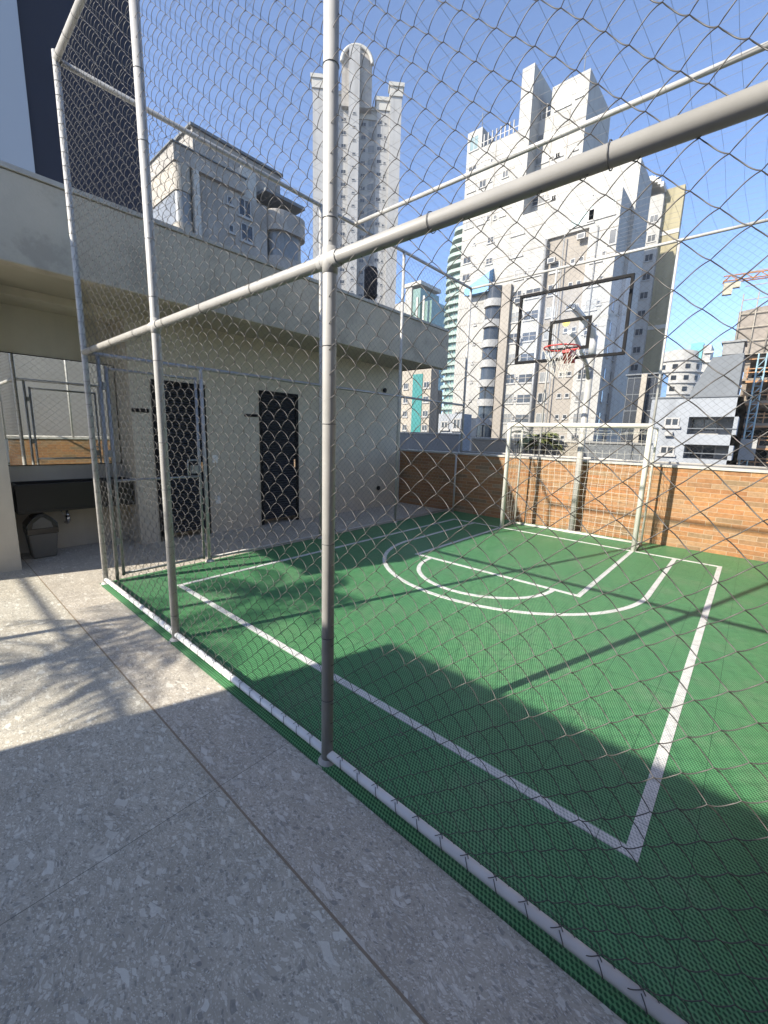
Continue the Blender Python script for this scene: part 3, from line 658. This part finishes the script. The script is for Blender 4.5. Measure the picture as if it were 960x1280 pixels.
for i, z in enumerate(np.arange(-1.2, 22.0, FL)):
    F3_.win(s3(640), z, 1.1, 1.15, rnd.choice('ccd')); F3_.win(s3(659), z, 1.75, 1.05, rnd.choice('ddc'))
    G_.win(s3(681), z, 1.1, 1.15, rnd.choice('dcc')); G_.win(s3(702), z+.5, .5, .5, 'd', 1); G_.win(s3(712), z+.5, .5, .5, 'd', 1)
    F3_.win(s3(731), z, 1.15, 1.1, rnd.choice('dcc'))
    F3_.win(s3(591), z+.4, .32, .36, 'd', 1); F3_.win(s3(601, 480), z+.3, .6, .6, 'd')
for z, q in ((22.6, 0), (24.96, 1)):
    F3_.win(s3(612, 320), z, .9, .7, 'd'); F3_.win(s3(645, 320), z, 1.6, .9, 'c', 3); F3_.win(s3(592, 320), z+.3, .32, .36, 'd', 1)
F3_.win(s3(745, 330), 24.2, 2.6, 1.4, 's', 2); F3_.win(s3(722, 330), 24.0, 2.4, 1.3, 's', 2); F3_.win(s3(762, 330), 21.4, .7, 1.4, 'd', 1)
for z in np.arange(24.6, 40.0, FL):
    F.win(sL+4.1, z+.2, .4, .5, 'd', 1); F.win(sL+6.3, z, .9, .9, rnd.choice('dc'), 2); F.win(s6+2.4, z+.2, .4, .5, 'd', 1); F.win(s6+4.6, z+.2, .45, .5, 'd', 1)
for z in np.arange(-1.2, 22.0, FL): F3_.win(s3(740), z+.4, .4, .5, 'd', 1); F3_.win(s3(648), z+.3, .4, .5, 'd', 1)
for i, z in enumerate(np.arange(24.5, 39.5, FL)):
    for s, w_ in ((sL+1.1, 1.3), (sL+2.9, 1.1), (sL+5.2, .5), (s6+3.4, 1.7), (s6+5.4, .6), (sR-3.0, 1.3), (sR-.8, .5)):
        if (i+int(s*3)) % 5 != 0: F.win(s, z, w_, 1.0 if w_ > 1 else .55, rnd.choice('dcc'), 2)
F.win(sR-2.9, 41.6, 1.9, 1.9, 's', 3); F.win(sR-.9, 41.9, 1.0, 1.5, 's', 2); F.win(sL+1.1, 41.5, 1.4, 1.8, 's', 2)
for z in np.arange(24.5, 29, FL): F2_.win(a1-2.0, z, .8, 1.0, 'd', 1)
FS = Face(B, (F3_.w(b1, 0, 0)[0]+.01, 50), math.pi/2)
for z in np.arange(-1.2, 15.5, FL):
    for s in (1.4, 3.9, 6.8, 9.4): FS.win(s, z, .8, 1.25, 'd', 1)
m = MB(); fbox(m, FS, .0, 11.9, -.05, -.001, 14.2, 14.6); m.build('string_course', 'cream_facade', B)
s0, s1 = s3(603), s3(623); zb = np.arange(-1.2, 19.5, FL)
def curve_slab(m, F, s0, s1, dep, z0, z1_, n=10, mi=0):
    poly = [(s0, 0)]+[(s0+(s1-s0)*i/n, -dep*math.sin(math.pi*(.12+.76*i/n))**.8) for i in range(n+1)]+[(s1, 0)]
    m.prism(poly, z0, z1_, mi, tf=F.w)
parts('balcony', 'white_facade', [lambda m, z=z: curve_slab(m, F3_, s0, s1, 1.3, z-.3, z+.55) for z in zb], B)
parts('balcony_glass', 'window_glass', [lambda m, z=z: curve_slab(m, F3_, s0+.12, s1-.12, .9, z+.56, z+FL-.31) for z in zb], B)
def ac_unit(m, F, S_, z): fbox(m, F, S_-.4, S_+.4, -.4, -.01, z, z+.55); fbox(m, F, S_-.3, S_+.3, -.42, -.4, z+.08, z+.47, 1)
for u, v in ((648, 430), (727, 300), (687, 452), (648, 380), (735, 420), (690, 330)):
    S_, z = F3_.px(u, v); m = MB(); ac_unit(m, F3_, S_, z); m.build('air_conditioner', ['window_frame', 'window_glass'], B)
m = MB()
for S_, h in ((sL+1.0, 3.2), (sR-1.5, 3.6), (sR-3.4, 2.2)): m.tube([F.w(S_, 2, 44), F.w(S_, 2, 44+h)], .06, 5); m.tube([F.w(S_-.5, 2, 43.7+h), F.w(S_+.5, 2, 43.7+h)], .03, 4)
m.build('antennas', 'slate_wall', B)
m = MB(); fbox(m, F3_, s3(623.5), s3(634), -.5, 0, GZ, 19.6); m.build('service_fin', 'taupe_facade', B)
m = MB(); aw = s3(587, 340), s3(617, 340); m.add([F3_.w(aw[0], -.02, 19.3), F3_.w(aw[1], -.02, 19.3), F3_.w(aw[1], -.02, 22.0), F3_.w(aw[0], -.02, 20.6), F3_.w(aw[0], -1.0, 19.2), F3_.w(aw[1], -1.0, 19.2), F3_.w(aw[1], -1.0, 21.4), F3_.w(aw[0], -1.0, 20.0)], [(0, 1, 2, 3), (7, 6, 5, 4), (0, 4, 5, 1), (1, 5, 6, 2), (2, 6, 7, 3), (3, 7, 4, 0)]); m.build('blue_awning', 'awning_blue', B)
flush_wins(B, F.wins+F3_.wins+F2_.wins+FS.wins+G_.wins if G_.wins is not F3_.wins else F.wins+F3_.wins+F2_.wins+FS.wins)
# ---- B2 tall white tower ------------------------------------------------------
B = empty('white_tower', 'tall slender white tower with round-topped central core, behind the middle pole', 'building')
def polar(u, v, dist):
    d = ray(u, v); t = dist/math.hypot(d[0], d[1]); return CAM+d*t
c = polar(445, 95, 118); thB = math.atan2(c[1], c[0])-math.pi/2
F = Face(B, (c[0], c[1]), thB); sl_, zL = F.px(390, 100); sr_, zR = F.px(501, 104); top = (zL+zR)/2
m = MB(); W_ = sr_-sl_
def sx_(u): return F.px(u, 200)[0]
segs = [(sx_(391), sx_(412), 0, top), (sx_(412.1), sx_(436), 1.6, top-2), (sx_(436.1), sx_(470), 2.6, top-4), (sx_(470.1), sx_(486), 1.5, top-2.4), (sx_(486.1), sx_(500), .2, top)]
for s0, s1, d, z in segs: fbox(m, F, s0, s1, d, 16, GZ, z)
fbox(m, F, sx_(435), sx_(448), -1.2, 6, GZ, F.px(440, 62)[1])
m.build('wall', 'white_facade', B)
m = MB(); ccx, zc0, zc1 = (sx_(426)+sx_(463))/2, top-5, F.px(445, 72)[1]
rad = (sx_(463)-sx_(426))/2
n = 24; poly = [(rad*math.cos(math.pi*i/n), rad*math.sin(math.pi*i/n)) for i in range(n+1)]
vs = [F.w(ccx+a, .4, zc1-rad*.3+b) for a, b in poly]+[F.w(ccx-rad, .4, zc0), F.w(ccx+rad, .4, zc0)]
back = [F.w(ccx+a, 7, zc1-rad*.3+b) for a, b in poly]+[F.w(ccx-rad, 7, zc0), F.w(ccx+rad, 7, zc0)]
nn = len(vs); m.add(vs+back, [tuple(range(nn))[::-1], tuple(range(nn, 2*nn))]+[(i, (i+1) % nn, nn+(i+1) % nn, nn+i) for i in range(nn)])
m.build('round_crown', 'aged_facade', B)
m = MB()
m.tube([F.w(ccx+rad*math.cos(math.pi*i/n), .1, zc1-rad*.3+rad*math.sin(math.pi*i/n)) for i in range(n+1)], .45, 6)
for s0, s1, d, z in segs:
    mc = MB(); fbox(mc, F, s0-.5, s1+.5, d-.6, d+2, z-.3, z+.5); fbox(mc, F, s0-.2, s1+.2, d-.3, d+2, z-2.2, z-.301); mc.build('cornice', 'coping_white', B)
m.build('crown_rim', 'coping_white', B)
sh_ = F.px(400, 330)[1]
for z in np.arange(12, top-5, 2.85):
    for u, d, w_, h, kd in ((419, 1.6, 1.6, 1.7, 'c'), (429, 1.6, 1.2, .9, 'd'), (442, -1.2, .8, .45, 'd'), (454, 2.6, 1.2, .9, 'd'), (464, 2.6, 1.7, 1.7, 'c'), (474, 1.5, 1.2, .9, 'd'), (481, 1.5, .6, .5, 'd')):
        G_ = F.sh(d); G_.win(sx_(u), z, w_, h, kd, 2 if w_ > 1 else 1)
flush_wins(B, F.wins)
# ---- B1 grey apartment block on the left -------------------------------------
B = empty('apartment_block', 'weathered grey apartment block with rounded balconies above the canopy, left of the middle pole', 'building')
FX = -25.0; F = Face(B, (FX, 0), math.pi/2)      # s = world y, outward +X
ya, yb, y0c = F.px(238, 205)[0], F.px(333, 250)[0], 10.9
m = MB(); fbox(m, F, ya, yb, 0, 9, GZ, 15.35); m.build('wall', 'aged_facade', B)
m = MB(); fbox(m, F, y0c+.6, ya, .9, 9, GZ, 15.35); fbox(m, F, yb, 19.3, 1.7, 9, GZ, 16.2); m.build('set_back_wall', 'aged_facade', B)
m = MB(); fbox(m, F, y0c, 15.0, -.25, 9, 15.36, 16.14); m.build('roof_slab', 'aged_facade', B)
m = MB(); fbox(m, F, F.px(256, 180)[0], 18.6, 1.4, 7.5, 16.15, 18.35); m.build('penthouse', 'aged_facade', B)
m = MB(); fbox(m, F, F.px(256, 180)[0]-.15, 18.75, 1.25, 7.6, 18.36, 18.5); fbox(m, F, y0c-.1, 15.1, -.35, 9, 16.141, 16.2); fbox(m, F, yb-.1, 19.5, -.1, 6, 16.21, 16.4); m.build('roof_edge', 'slate_wall', B)
m = MB(); fbox(m, F, 15.2, 16.2, .5, 1.39, 15.36, 17.2); m.build('roof_stair', 'coping_white', B)
m = MB(); fbox(m, F, ya, ya+.28, -.35, -.01, 8, 15.3); m.build('pilaster', 'coping_white', B)
def rbal(m, F, s0, s1, dep, z0, z1_, rr=.9, n=6, back=0.0):
    P = [(s0, back)]
    for i in range(n+1): a = math.pi/2*i/n; P.append((s0+rr-rr*math.cos(a), -dep+rr-rr*math.sin(a)))
    for i in range(n+1): a = math.pi/2*i/n; P.append((s1-rr+rr*math.sin(a), -dep+rr-rr*math.cos(a)))
    P.append((s1, back)); m.prism(P, z0, z1_, 0, tf=F.w)
parts('corner_balcony', 'beige_facade', [lambda m, z=z, h=h: rbal(m, F, y0c+.05, ya-.02, .25, z, z+h, rr=.35, back=8) for z, h in ((14.05, 1.3), (11.35, 1.15), (8.2, 1.6))], B)
m = MB(); rbal(m, F, y0c+.1, ya-.02, .2, 12.52, 14.03, rr=.35, back=8); m.build('balcony_glass', 'curtain_window', B)
m = MB(); rbal(m, F, y0c+.3, ya-.02, -.3, 9.82, 11.33, rr=.3, back=8); m.build('balcony_recess', 'window_glass', B)
parts('rounded_balcony', 'aged_facade', [lambda m, z=z, h=h: rbal(m, F, yb+.05, 19.4, .8, z, z+h, back=1.7) for z, h in ((14.1, 1.15), (11.6, 1.0), (9.0, 1.1))], B)
parts('balcony_glass', 'curtain_window', [lambda m, z=z: rbal(m, F, yb+.2, 19.25, .55, z, z+1.48, back=1.7) for z in (12.61, 10.11)], B)
for (u, v) in ((306, 272), (309, 303)):
    s, z = F.px(u, v); F.win(s, z, .85, 1.0, 'd')
for (u, v) in ((287, 256), (289, 291)):
    s, z = F.px(u, v); F.win(s, z, .35, .45, 'd', 1)
s, z = F.px(345, 245); G_ = F.sh(1.7); G_.win(s, z, 1.3, .8, 'd')
flush_wins(B, F.wins)
# ---- B4 olive tower -----------------------------------------------------------
B = empty('olive_tower', 'slim cream and olive-yellow tower with curved roof lip, right of the white complex', 'building')
F = Face(B, (0, 85)); sa, z1_ = F.px(803, 240); sb, zb_ = F.px(832, 232); sc_, _z = F.px(856, 226)
m = MB(); fbox(m, F, sa-4, sb, 0, 4, GZ, zb_-1.0); m.build('wall', 'cream_facade', B)
m = MB(); fbox(m, F, sb+.02, sc_, 1.0, 2.2, GZ, _z); m.build('olive_fin', 'olive_facade', B)
m = MB()
for z in np.arange(6, _z-4, 14.5): fbox(m, F, sb+.02, sc_+.02, .9, 2.3, z, z+.6)
poly = [(sa-1+(sb+1-sa)*i/10, 0) for i in range(11)]
for i in range(10):
    q = i/10; q2 = (i+1)/10; A = sa-1+(sb+1-sa)*q; Bq = sa-1+(sb+1-sa)*q2
    fbox(m, F, A, Bq, -1.5, 4, zb_-.9+1.6*math.sin(math.pi*(q+.05)), zb_-.2+1.6*math.sin(math.pi*(q+.05)))
m.build('roof_lip', 'coping_white', B)
for z in np.arange(8, zb_-4, 2.9):
    for q in (.35, .62, .86): F.win(sa-4+(sb-sa+4)*q, z, 1.2 if q != .62 else .9, 1.1, 'd')
flush_wins(B, F.wins)
# ---- dark glass block ------------------------------------------------------------
B = empty('glass_block', 'low dark glass office block below the olive tower', 'building')
F = Face(B, (0, 46)); sa, z1_ = F.px(786, 470); sb, _ = F.px(829, 468)
m = MB(); fbox(m, F, sa, sb, 0, 3, GZ, z1_); m.build('glazing', 'dark_curtain_glass', B)
m = MB()
for s in np.linspace(sa, sb, 6): fbox(m, F, s-.025, s+.025, -.06, 0, GZ, z1_)
for z in np.arange(-3, z1_, 1.5): fbox(m, F, sa, sb, -.08, -.061, z, z+.07)
fbox(m, F, sa-.2, sb, -.3, 3, z1_, z1_+.12); m.build('mullions', 'slate_wall', B)
m = MB(); s8 = F.px(803, 480)[0]; fbox(m, F, s8, s8+.45, -.8, -.5, GZ, z1_); m.build('pier', 'beige_facade', B)
# ---- B6 house, shade painted in as grey-blue -----------------------------------------------------------
B = empty('shade_toned_house', 'pale house, shade painted into its blue-grey walls, with open balconies just beyond the brick wall on the right', 'building')
F = Face(B, (0, 25)); sa, z1_ = F.px(815, 500); sb, z2_ = F.px(923, 494); ztp = (z1_+z2_)/2
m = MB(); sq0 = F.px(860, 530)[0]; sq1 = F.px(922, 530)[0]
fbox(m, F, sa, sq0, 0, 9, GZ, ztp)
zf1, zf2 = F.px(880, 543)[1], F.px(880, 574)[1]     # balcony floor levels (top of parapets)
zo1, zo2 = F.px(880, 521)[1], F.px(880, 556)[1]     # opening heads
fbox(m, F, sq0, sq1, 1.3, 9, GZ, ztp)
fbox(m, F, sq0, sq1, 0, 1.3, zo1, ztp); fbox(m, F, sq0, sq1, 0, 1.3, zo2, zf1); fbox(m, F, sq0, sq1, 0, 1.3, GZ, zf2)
fbox(m, F, sq1, sb, 0, 9, GZ, ztp); m.build('wall', 'bluegrey_shade_facade', B)
m = MB(); fbox(m, F, sa-.05, sb+.05, -.06, .2, ztp, ztp+.07); fbox(m, F, sq0, sq1, -.05, .02, zf1+.25, zf1+.29); fbox(m, F, sq0, sq1, -.05, .02, zf2+.25, zf2+.29); m.build('roof_edge', 'slate_wall', B)
for u, v in ((839, 533), (833, 568)):
    s, z = F.px(u, v); F.win(s, z, .62, .42, 'd')
G_ = F.sh(1.3)
for u, v in ((878, 541), (876, 574)):
    s, z = G_.px(u, v); G_.win(s, z, 1.1, .75, 'd')
flush_wins(B, F.wins)
m = MB(); s, z = F.px(836, 545); fbox(m, F, s-.16, s+.16, -.22, -.01, z, z+.2); fbox(m, F, s-.12, s+.12, -.23, -.22, z+.03, z+.17)
o = m.build('air_conditioner', 'window_frame', B)
B = empty('grey_gable', 'blank grey rendered party wall with a chimney block rising behind the pale house', 'building')
F = Face(B, (0, 34.2)); sa, _ = F.px(868, 460); sb, zg = F.px(920, 442); s3g, zg3 = F.px(892, 442); s4, zch = F.px(912, 428)
m = MB(); poly = [(sa, GZ), (sb+.4, GZ), (sb+.4, zg), (s3g, zg-.1), (sa, zg-2.2)]
vs = [F.w(a, 0, b) for a, b in poly]+[F.w(a, 3, b) for a, b in poly]; n = 5
m.add(vs, [tuple(range(n)), tuple(range(n, 2*n))[::-1]]+[(i, n+i, n+(i+1) % n, (i+1) % n) for i in range(n)]); m.build('wall', 'slate_wall', B)
m = MB(); fbox(m, F, s4-.3, sb+.3, .1, 2, zg, zch); fbox(m, F, s4-.4, sb+.4, 0, 2.1, zch, zch+.12); m.build('chimney', 'grey_facade', B)
# ---- far round towers ---------------------------------------------------------------
B = empty('round_tower', 'distant cream round-cornered tower left of the aqua tower', 'building')
c = polar(847, 460, 150); rr = 5.6; zt_ = c[2]+4
m = MB(); m.lathe([(rr, GZ), (rr, zt_-3), (rr*.8, zt_-2.4), (rr*.8, zt_), (rr*.5, zt_+.6), (0, zt_+.8)], (c[0], c[1], 0), 20); m.build('wall', 'cream_facade', B)
m = MB()
for z in np.arange(0, zt_-2, 3): m.lathe([(rr+.02, z), (rr+.35, z), (rr+.35, z+.4), (rr+.02, z+.4)], (c[0], c[1], 0), 20)
m.build('floor_band', 'white_facade', B)
m = MB(); 
for z in np.arange(1, zt_-3, 3):
    for a in np.linspace(-2.6, -.5, 5): m.box(-.6, .6, -.1, .1, z, z+1.2, 0, tf=lambda x, y, q, a=a: (c[0]+(rr+.05)*math.cos(a)-x*math.sin(a), c[1]+(rr+.05)*math.sin(a)+x*math.cos(a), q))
o = m.build('windows', 'window_glass', B)
B = empty('aqua_tower', 'distant white and aqua glass tower with stepped top, behind the grey gable wall', 'building')
c = polar(868, 432, 190); F = Face(B, (c[0], c[1]), 0)
def q_(u, v): return F.px(u, v)
s0, zz = q_(852, 440); s1, _ = q_(863, 440); s2, zt_ = q_(880, 428); s3, _ = q_(890, 432)
m = MB(); fbox(m, F, s0, s1, 0, 10, GZ, zz); fbox(m, F, s2, s3, 0, 10, GZ, zt_-1); m.build('wall', 'white_facade', B)
m = MB(); fbox(m, F, s1, s2, -.5, 9, GZ, zt_); m.build('glazing', 'aqua_panel', B)
m = MB()
for z in np.arange(5, zt_-2, 3.1): fbox(m, F, s0-.8, s1-.5, -.8, 0, z, z+.6); fbox(m, F, s2+.5, s3+.8, -.8, 0, z, z+.6)
m.build('balcony', 'coping_white', B)
# ---- construction building -----------------------------------------------------------
B = empty('unfinished_building', 'unfinished concrete building with timber formwork and grey debris netting at the right edge', 'building')
F = Face(B, (0, 40)); sa, _ = F.px(921, 500); s5, ztt = F.px(917, 378); zf = F.px(930, 445)[1]
m = MB(); z = zf
zs = []
while z > GZ: zs.append(z); z -= 1.55
for z in zs: fbox(m, F, sa, sa+9, 0, 10, z-.16, z)
for s in np.arange(sa+.1, sa+9, 2.2):
    for d in (.3, 4, 8): fbox(m, F, s, s+.28, d, d+.3, GZ, zf)
m.build('concrete_frame', 'raw_concrete', B)
m = MB()
for z in zs: fbox(m, F, sa+.2, sa+8.6, -.12, -.02, z+.35, z+.42); fbox(m, F, sa+.2, sa+8.6, -.12, -.02, z+.6, z+.66); fbox(m, F, sa+.3, sa+8.7, -.05, 0, z-.30, z-.17)
for i, z in enumerate(zs):
    for s in np.arange(sa+.3, sa+8.5, 1.3): fbox(m, F, s, s+.06, -.17, -.12, z, z+.75)
m.build('guard_boards', 'formwork_wood', B)
m = MB(); fbox(m, F, sa, sa+9, 9.5, 9.9, GZ, zf); m.build('dark_back_wall', 'dark_curtain_glass', B)
m = MB(); P = [(sa-.7, zf+.05), (sa+8, zf+.05), (sa+8, ztt+2.0), (sa+1.9, ztt+2.2), (sa+1.8, ztt+.9), (sa+.9, ztt+.8), (sa+.8, ztt-.6), (sa-.7, ztt-.8)]
vs = [F.w(a, -.5, b) for a, b in P]+[F.w(a, 9, b) for a, b in P]; n = len(P)
m.add(vs, [tuple(range(n)), tuple(range(n, 2*n))[::-1]]+[(i, n+i, n+(i+1) % n, (i+1) % n) for i in range(n)]); m.build('debris_netting', 'scaffold_mesh', B)
m = MB()
for s in np.arange(sa-.6, sa+8, .8): m.tube([F.w(s, -.62, zf), F.w(s, -.62, ztt+(2.2 if s > sa+1.8 else .3))], .04, 5)
for z in np.arange(zf, ztt+2, .9): m.tube([F.w(sa-.6, -.62, z), F.w(sa+8, -.62, z)], .035, 5)
m.build('scaffold_tubes', 'beige_facade', B)
HT_ = empty('builders_hoist', 'light blue lattice hoist mast against the unfinished building', 'hoist')
F = Face(HT_, (0, 38.6)); s0, zt_ = F.px(949, 442); m = MB(); wv_ = .42
for (a, b) in ((0, 0), (wv_, 0), (wv_, wv_), (0, wv_)): m.tube([F.w(s0+a-.8*0, b, GZ), F.w(s0+a, b, zt_)], .05, 5)
z = GZ; i = 0
while z < zt_-.6:
    m.tube([F.w(s0, 0, z), F.w(s0+wv_, 0, z+.6)], .03, 4); m.tube([F.w(s0+wv_, 0, z), F.w(s0+wv_, wv_, z+.6)], .03, 4); m.tube([F.w(s0, 0, z+.6), F.w(s0+wv_, 0, z+.6)], .03, 4); z += .6
m.build('mast', 'hoist_blue', HT_)
m = MB(); z = F.px(940, 575)[1]; fbox(m, F, s0-.3, s0+.75, -.9, -.1, z, z+1.4); m.build('cage', 'white_facade', HT_)
CR = empty('tower_crane', 'orange tower crane with cream counterweight reaching in from the right edge', 'crane')
F = Face(CR, (0, 60), R(8)); s0, z0 = F.px(904, 352); s1, _ = F.px(958, 341); zj = z0
m = MB()
for dz, dd in ((0, 0), (0, .7), (.6, .35)): m.tube([F.w(s0, dd, zj+dz), F.w(s1+26, dd, zj+dz)], .07, 6)
s = s0
while s < s1+26:
    m.tube([F.w(s, 0, zj), F.w(s+.6, .35, zj+.6)], .05, 4); m.tube([F.w(s+.6, .35, zj+.6), F.w(s+1.2, 0, zj)], .05, 4); m.tube([F.w(s, .7, zj), F.w(s+.6, .35, zj+.6)], .06, 4); s += 1.2
m.build('jib', 'crane_orange', CR)
m = MB(); fbox(m, F, s0+.1, s0+.9, .1, .6, zj-1.3, zj-.1); fbox(m, F, s0+.9, s0+1.5, .1, .6, zj-.7, zj-.1); m.build('counterweight', 'counterweight', CR)
m = MB(); sm = s1+1.2
for a, b in ((0, 0), (1.1, 0), (1.1, 1.1), (0, 1.1)): m.tube([F.w(sm+a, b, GZ), F.w(sm+a, b, zj+3.5)], .1, 6)
z = GZ
while z < zj+2.5: m.tube([F.w(sm, 0, z), F.w(sm+1.1, 0, z+1.1)], .06, 4); m.tube([F.w(sm+1.1, 0, z), F.w(sm, 0, z+1.1)], .06, 4); z += 1.1
m.build('tower_mast', 'crane_orange', CR)
# ---- green glass tower with curved balconies ---------------------------------------------
B = empty('green_glass_tower', 'pale green glass tower with stacked curved balconies left of the white complex', 'building')
F = Face(B, (0, 75)); s0, _ = F.px(549, 400); s1, _ = F.px(590, 480); zt_ = F.px(570, 288)[1]
m = MB(); P = [(s0+.7, 6)]+[(s0+.7+(s1-s0-.7)*i/10, 2.1-1.8*math.sin(math.pi/2*min(1, i/3))) for i in range(11)]+[(s1, 6)]; m.prism(P, GZ, zt_-7.5, 0, tf=F.w); m.prism([(a+1.6 if a < s1-2 else a, b) for a, b in P], zt_-7.49, zt_-3, 0, tf=F.w); m.build('glazing', 'greenish_glass', B)
def gslab(m, z):
    dd = 0 if z < zt_-5 else (z-zt_+5)*.3
    P = [(s0+dd, 6)]+[(s0+dd+(s1-s0-dd)*i/10, 1.7-2.1*math.sin(math.pi/2*min(1, i/3))) for i in range(11)]+[(s1, 6)]
    m.prism(P, z, z+.6, 0, tf=F.w)
parts('balcony', 'pale_green', [lambda m, z=z: gslab(m, z) for z in np.arange(-3, zt_, 1.45)], B)
m = MB()
for s in np.arange(s0+2, s1, 1.3): fbox(m, F, s, s+.12, .2, .29, GZ, zt_-8)
m.build('mullions', 'white_facade', B)
B = empty('teal_panel_block', 'beige block with tall teal glazed strip, seen between the canopy and the brick wall', 'building')
F = Face(B, (0, 40)); s0, _ = F.px(501, 510); s1, _ = F.px(537, 510); ta, _ = F.px(515, 510); tb, _ = F.px(527, 510)
m = MB(); fbox(m, F, s0, s1, 0, 1.5, GZ, 9.5); m.build('wall', 'beige_facade', B)
m = MB(); za, zb2 = F.px(520, 540)[1], F.px(520, 546)[1]; fbox(m, F, ta, tb, -.06, 0, za, 8.6); fbox(m, F, ta, tb, -.06, 0, GZ+4, zb2); m.build('teal_glazing', 'teal_panel', B)
for z in np.arange(-1, 8, 1.6):
    F.win((tb+s1)/2, z, .8, .7, 'd'); F.win(s0+.7, z, .7, .7, 'd')
flush_wins(B, F.wins)
B = empty('blue_slab_block', 'narrow slate blue block beside the teal strip building', 'building')
F = Face(B, (0, 52)); s0, zz = F.px(533, 488); s1, _ = F.px(546, 488)
m = MB(); fbox(m, F, s0, s1, 0, 1.5, GZ, zz); m.build('wall', 'slate_wall', B)
for z in np.arange(-1, zz-1.5, 1.7): F.win((s0+s1)/2, z, 1.2, .8, 'd')
flush_wins(B, F.wins)
B = empty('far_block', 'small far pale block with stepped green-tinted top peeking over the canopy', 'building')
F = Face(B, (0, 130)); s0, _ = F.px(489, 380); s1, z1_ = F.px(508, 366); s2, z2_ = F.px(526, 356); s3, z3_ = F.px(536, 373)
m = MB(); fbox(m, F, s0-4, s1, 0, 12, GZ, z1_-3); fbox(m, F, s1, s1+3, -.5, 12, GZ, z2_); m.build('wall', 'cream_facade', B)
m = MB(); fbox(m, F, s1+3, s2, 0, 12, GZ, z2_-1); fbox(m, F, s2, s3, 2, 12, GZ, z3_); m.build('glazing', 'greenish_glass', B)
m = MB(); fbox(m, F, s1-.5, s2+.8, -1, 12, z2_, z2_+1.2)
for s in (s1+5, s1+8): fbox(m, F, s, s+.8, -.3, 0, GZ, z2_-4)
m.build('roof_edge', 'coping_white', B)
# ---- tower at the far left --------------------------------------------------------------
B = empty('navy_tower', 'tall dark navy clad tower with a pale grey flank at the top left corner', 'building')
m = MB(); m.box(-17, -12, 2.412, 4.65, GZ, 12.4); m.build('navy_wall', 'navy_cladding', B)
m = MB(); m.box(-17, -11.94, -5.4, 2.409, GZ, 12.4); m.build('pale_wall', 'pale_cladding', B)
m = MB(); m.box(-11.94, -11.9, 1.2, 1.74, 6.2, 7.15); m.build('window', 'window_glass', B)
# ---- low neighbouring walls and terraces just past the brick wall --------------------------
def lowwall(u0, u1, v, Y, mat, lab, dep=.25, name='garden_wall'):
    a = un(u0, v, 'y', Y); b = un(u1, v, 'y', Y); z = (a[2]+b[2])/2
    T = empty(name, lab, 'wall'); m = MB(); m.box(a[0], b[0], Y, Y+dep, GZ, z); m.build('wall_body', mat, T)
    m = MB(); m.box(a[0]-.02, b[0]+.02, Y-.03, Y+dep+.03, z, z+.05); m.build('coping', 'coping_white' if mat != 'slate_wall' else 'grey_facade', T)
lowwall(470, 574, 542, 13.0, 'grey_facade', 'low grey parapet wall beyond the brick wall, nearest the beige building')
lowwall(590, 724, 551, 11.0, 'beige_facade', 'low cream wall directly beyond the goal, with the palm above it')
lowwall(726, 812, 555, 11.05, 'slate_wall', 'low wall with shade painted in as slate grey, beyond the right half of the goal')  # shade on this wall and its coping is painted as darker greys
B = empty('terrace_house', 'low grey terrace house with dark window bays below the green glass tower', 'building')
F = Face(B, (0, 20)); s0, _ = F.px(548, 530); s1, zz = F.px(578, 517); m = MB(); fbox(m, F, s0, s1, 0, 1.0, GZ, zz); m.build('wall', 'bluegrey_shade_facade', B)
s, z = F.px(556, 536); F.win(s, z, .5, .42, 'd'); s, z = F.px(571, 537); F.win(s, z, .5, .6, 'd'); flush_wins(B, F.wins)
# water tank on the roof behind
TK = empty('water_tank', 'black ribbed cylindrical tank standing above the canopy roof right of the middle pole', 'tank')
c = un(463, 371, 'x', -9.0); rr = .19; z0 = c[2]-.02; H_ = .78
pts = [(0, z0), (rr*.92, z0)]
m = MB(); m.lathe([(0, 0), (rr*.9, 0), (rr, .03), (rr, H_*.92), (rr*.9, H_), (rr*.4, H_+.02), (0, H_+.02)], (c[0], c[1], z0), 24)
for q in np.linspace(.06, H_*.9, 3): m.ring((c[0], c[1], z0+q), 'z', rr, .008, 24)
m.build('tank_body', 'tank_black', TK)
m = MB()
for a in range(4): m.tube([(c[0]+.12*math.cos(a*1.57+.4), c[1]+.12*math.sin(a*1.57+.4), 3.3), (c[0]+.12*math.cos(a*1.57+.4), c[1]+.12*math.sin(a*1.57+.4), z0)], .02, 6)
m.build('stand_leg', 'tank_black', TK)

# ---- air
k = NT('air'); pv = k.n('VolumePrincipled'); pv.inputs['Density'].default_value = .0004; pv.inputs['Color'].default_value = (.90, .94, 1, 1); pv.inputs['Anisotropy'].default_value = .2
k.t.nodes.remove(k.b); k.t.links.new(pv.outputs[0], k.t.nodes['Material Output'].inputs['Volume'])
m = MB(); m.box(-180, 60, -20, 190, -8.5, 125); tag(m.build('haze', 'air'), kind='stuff')
S.cycles.volume_bounces = 0
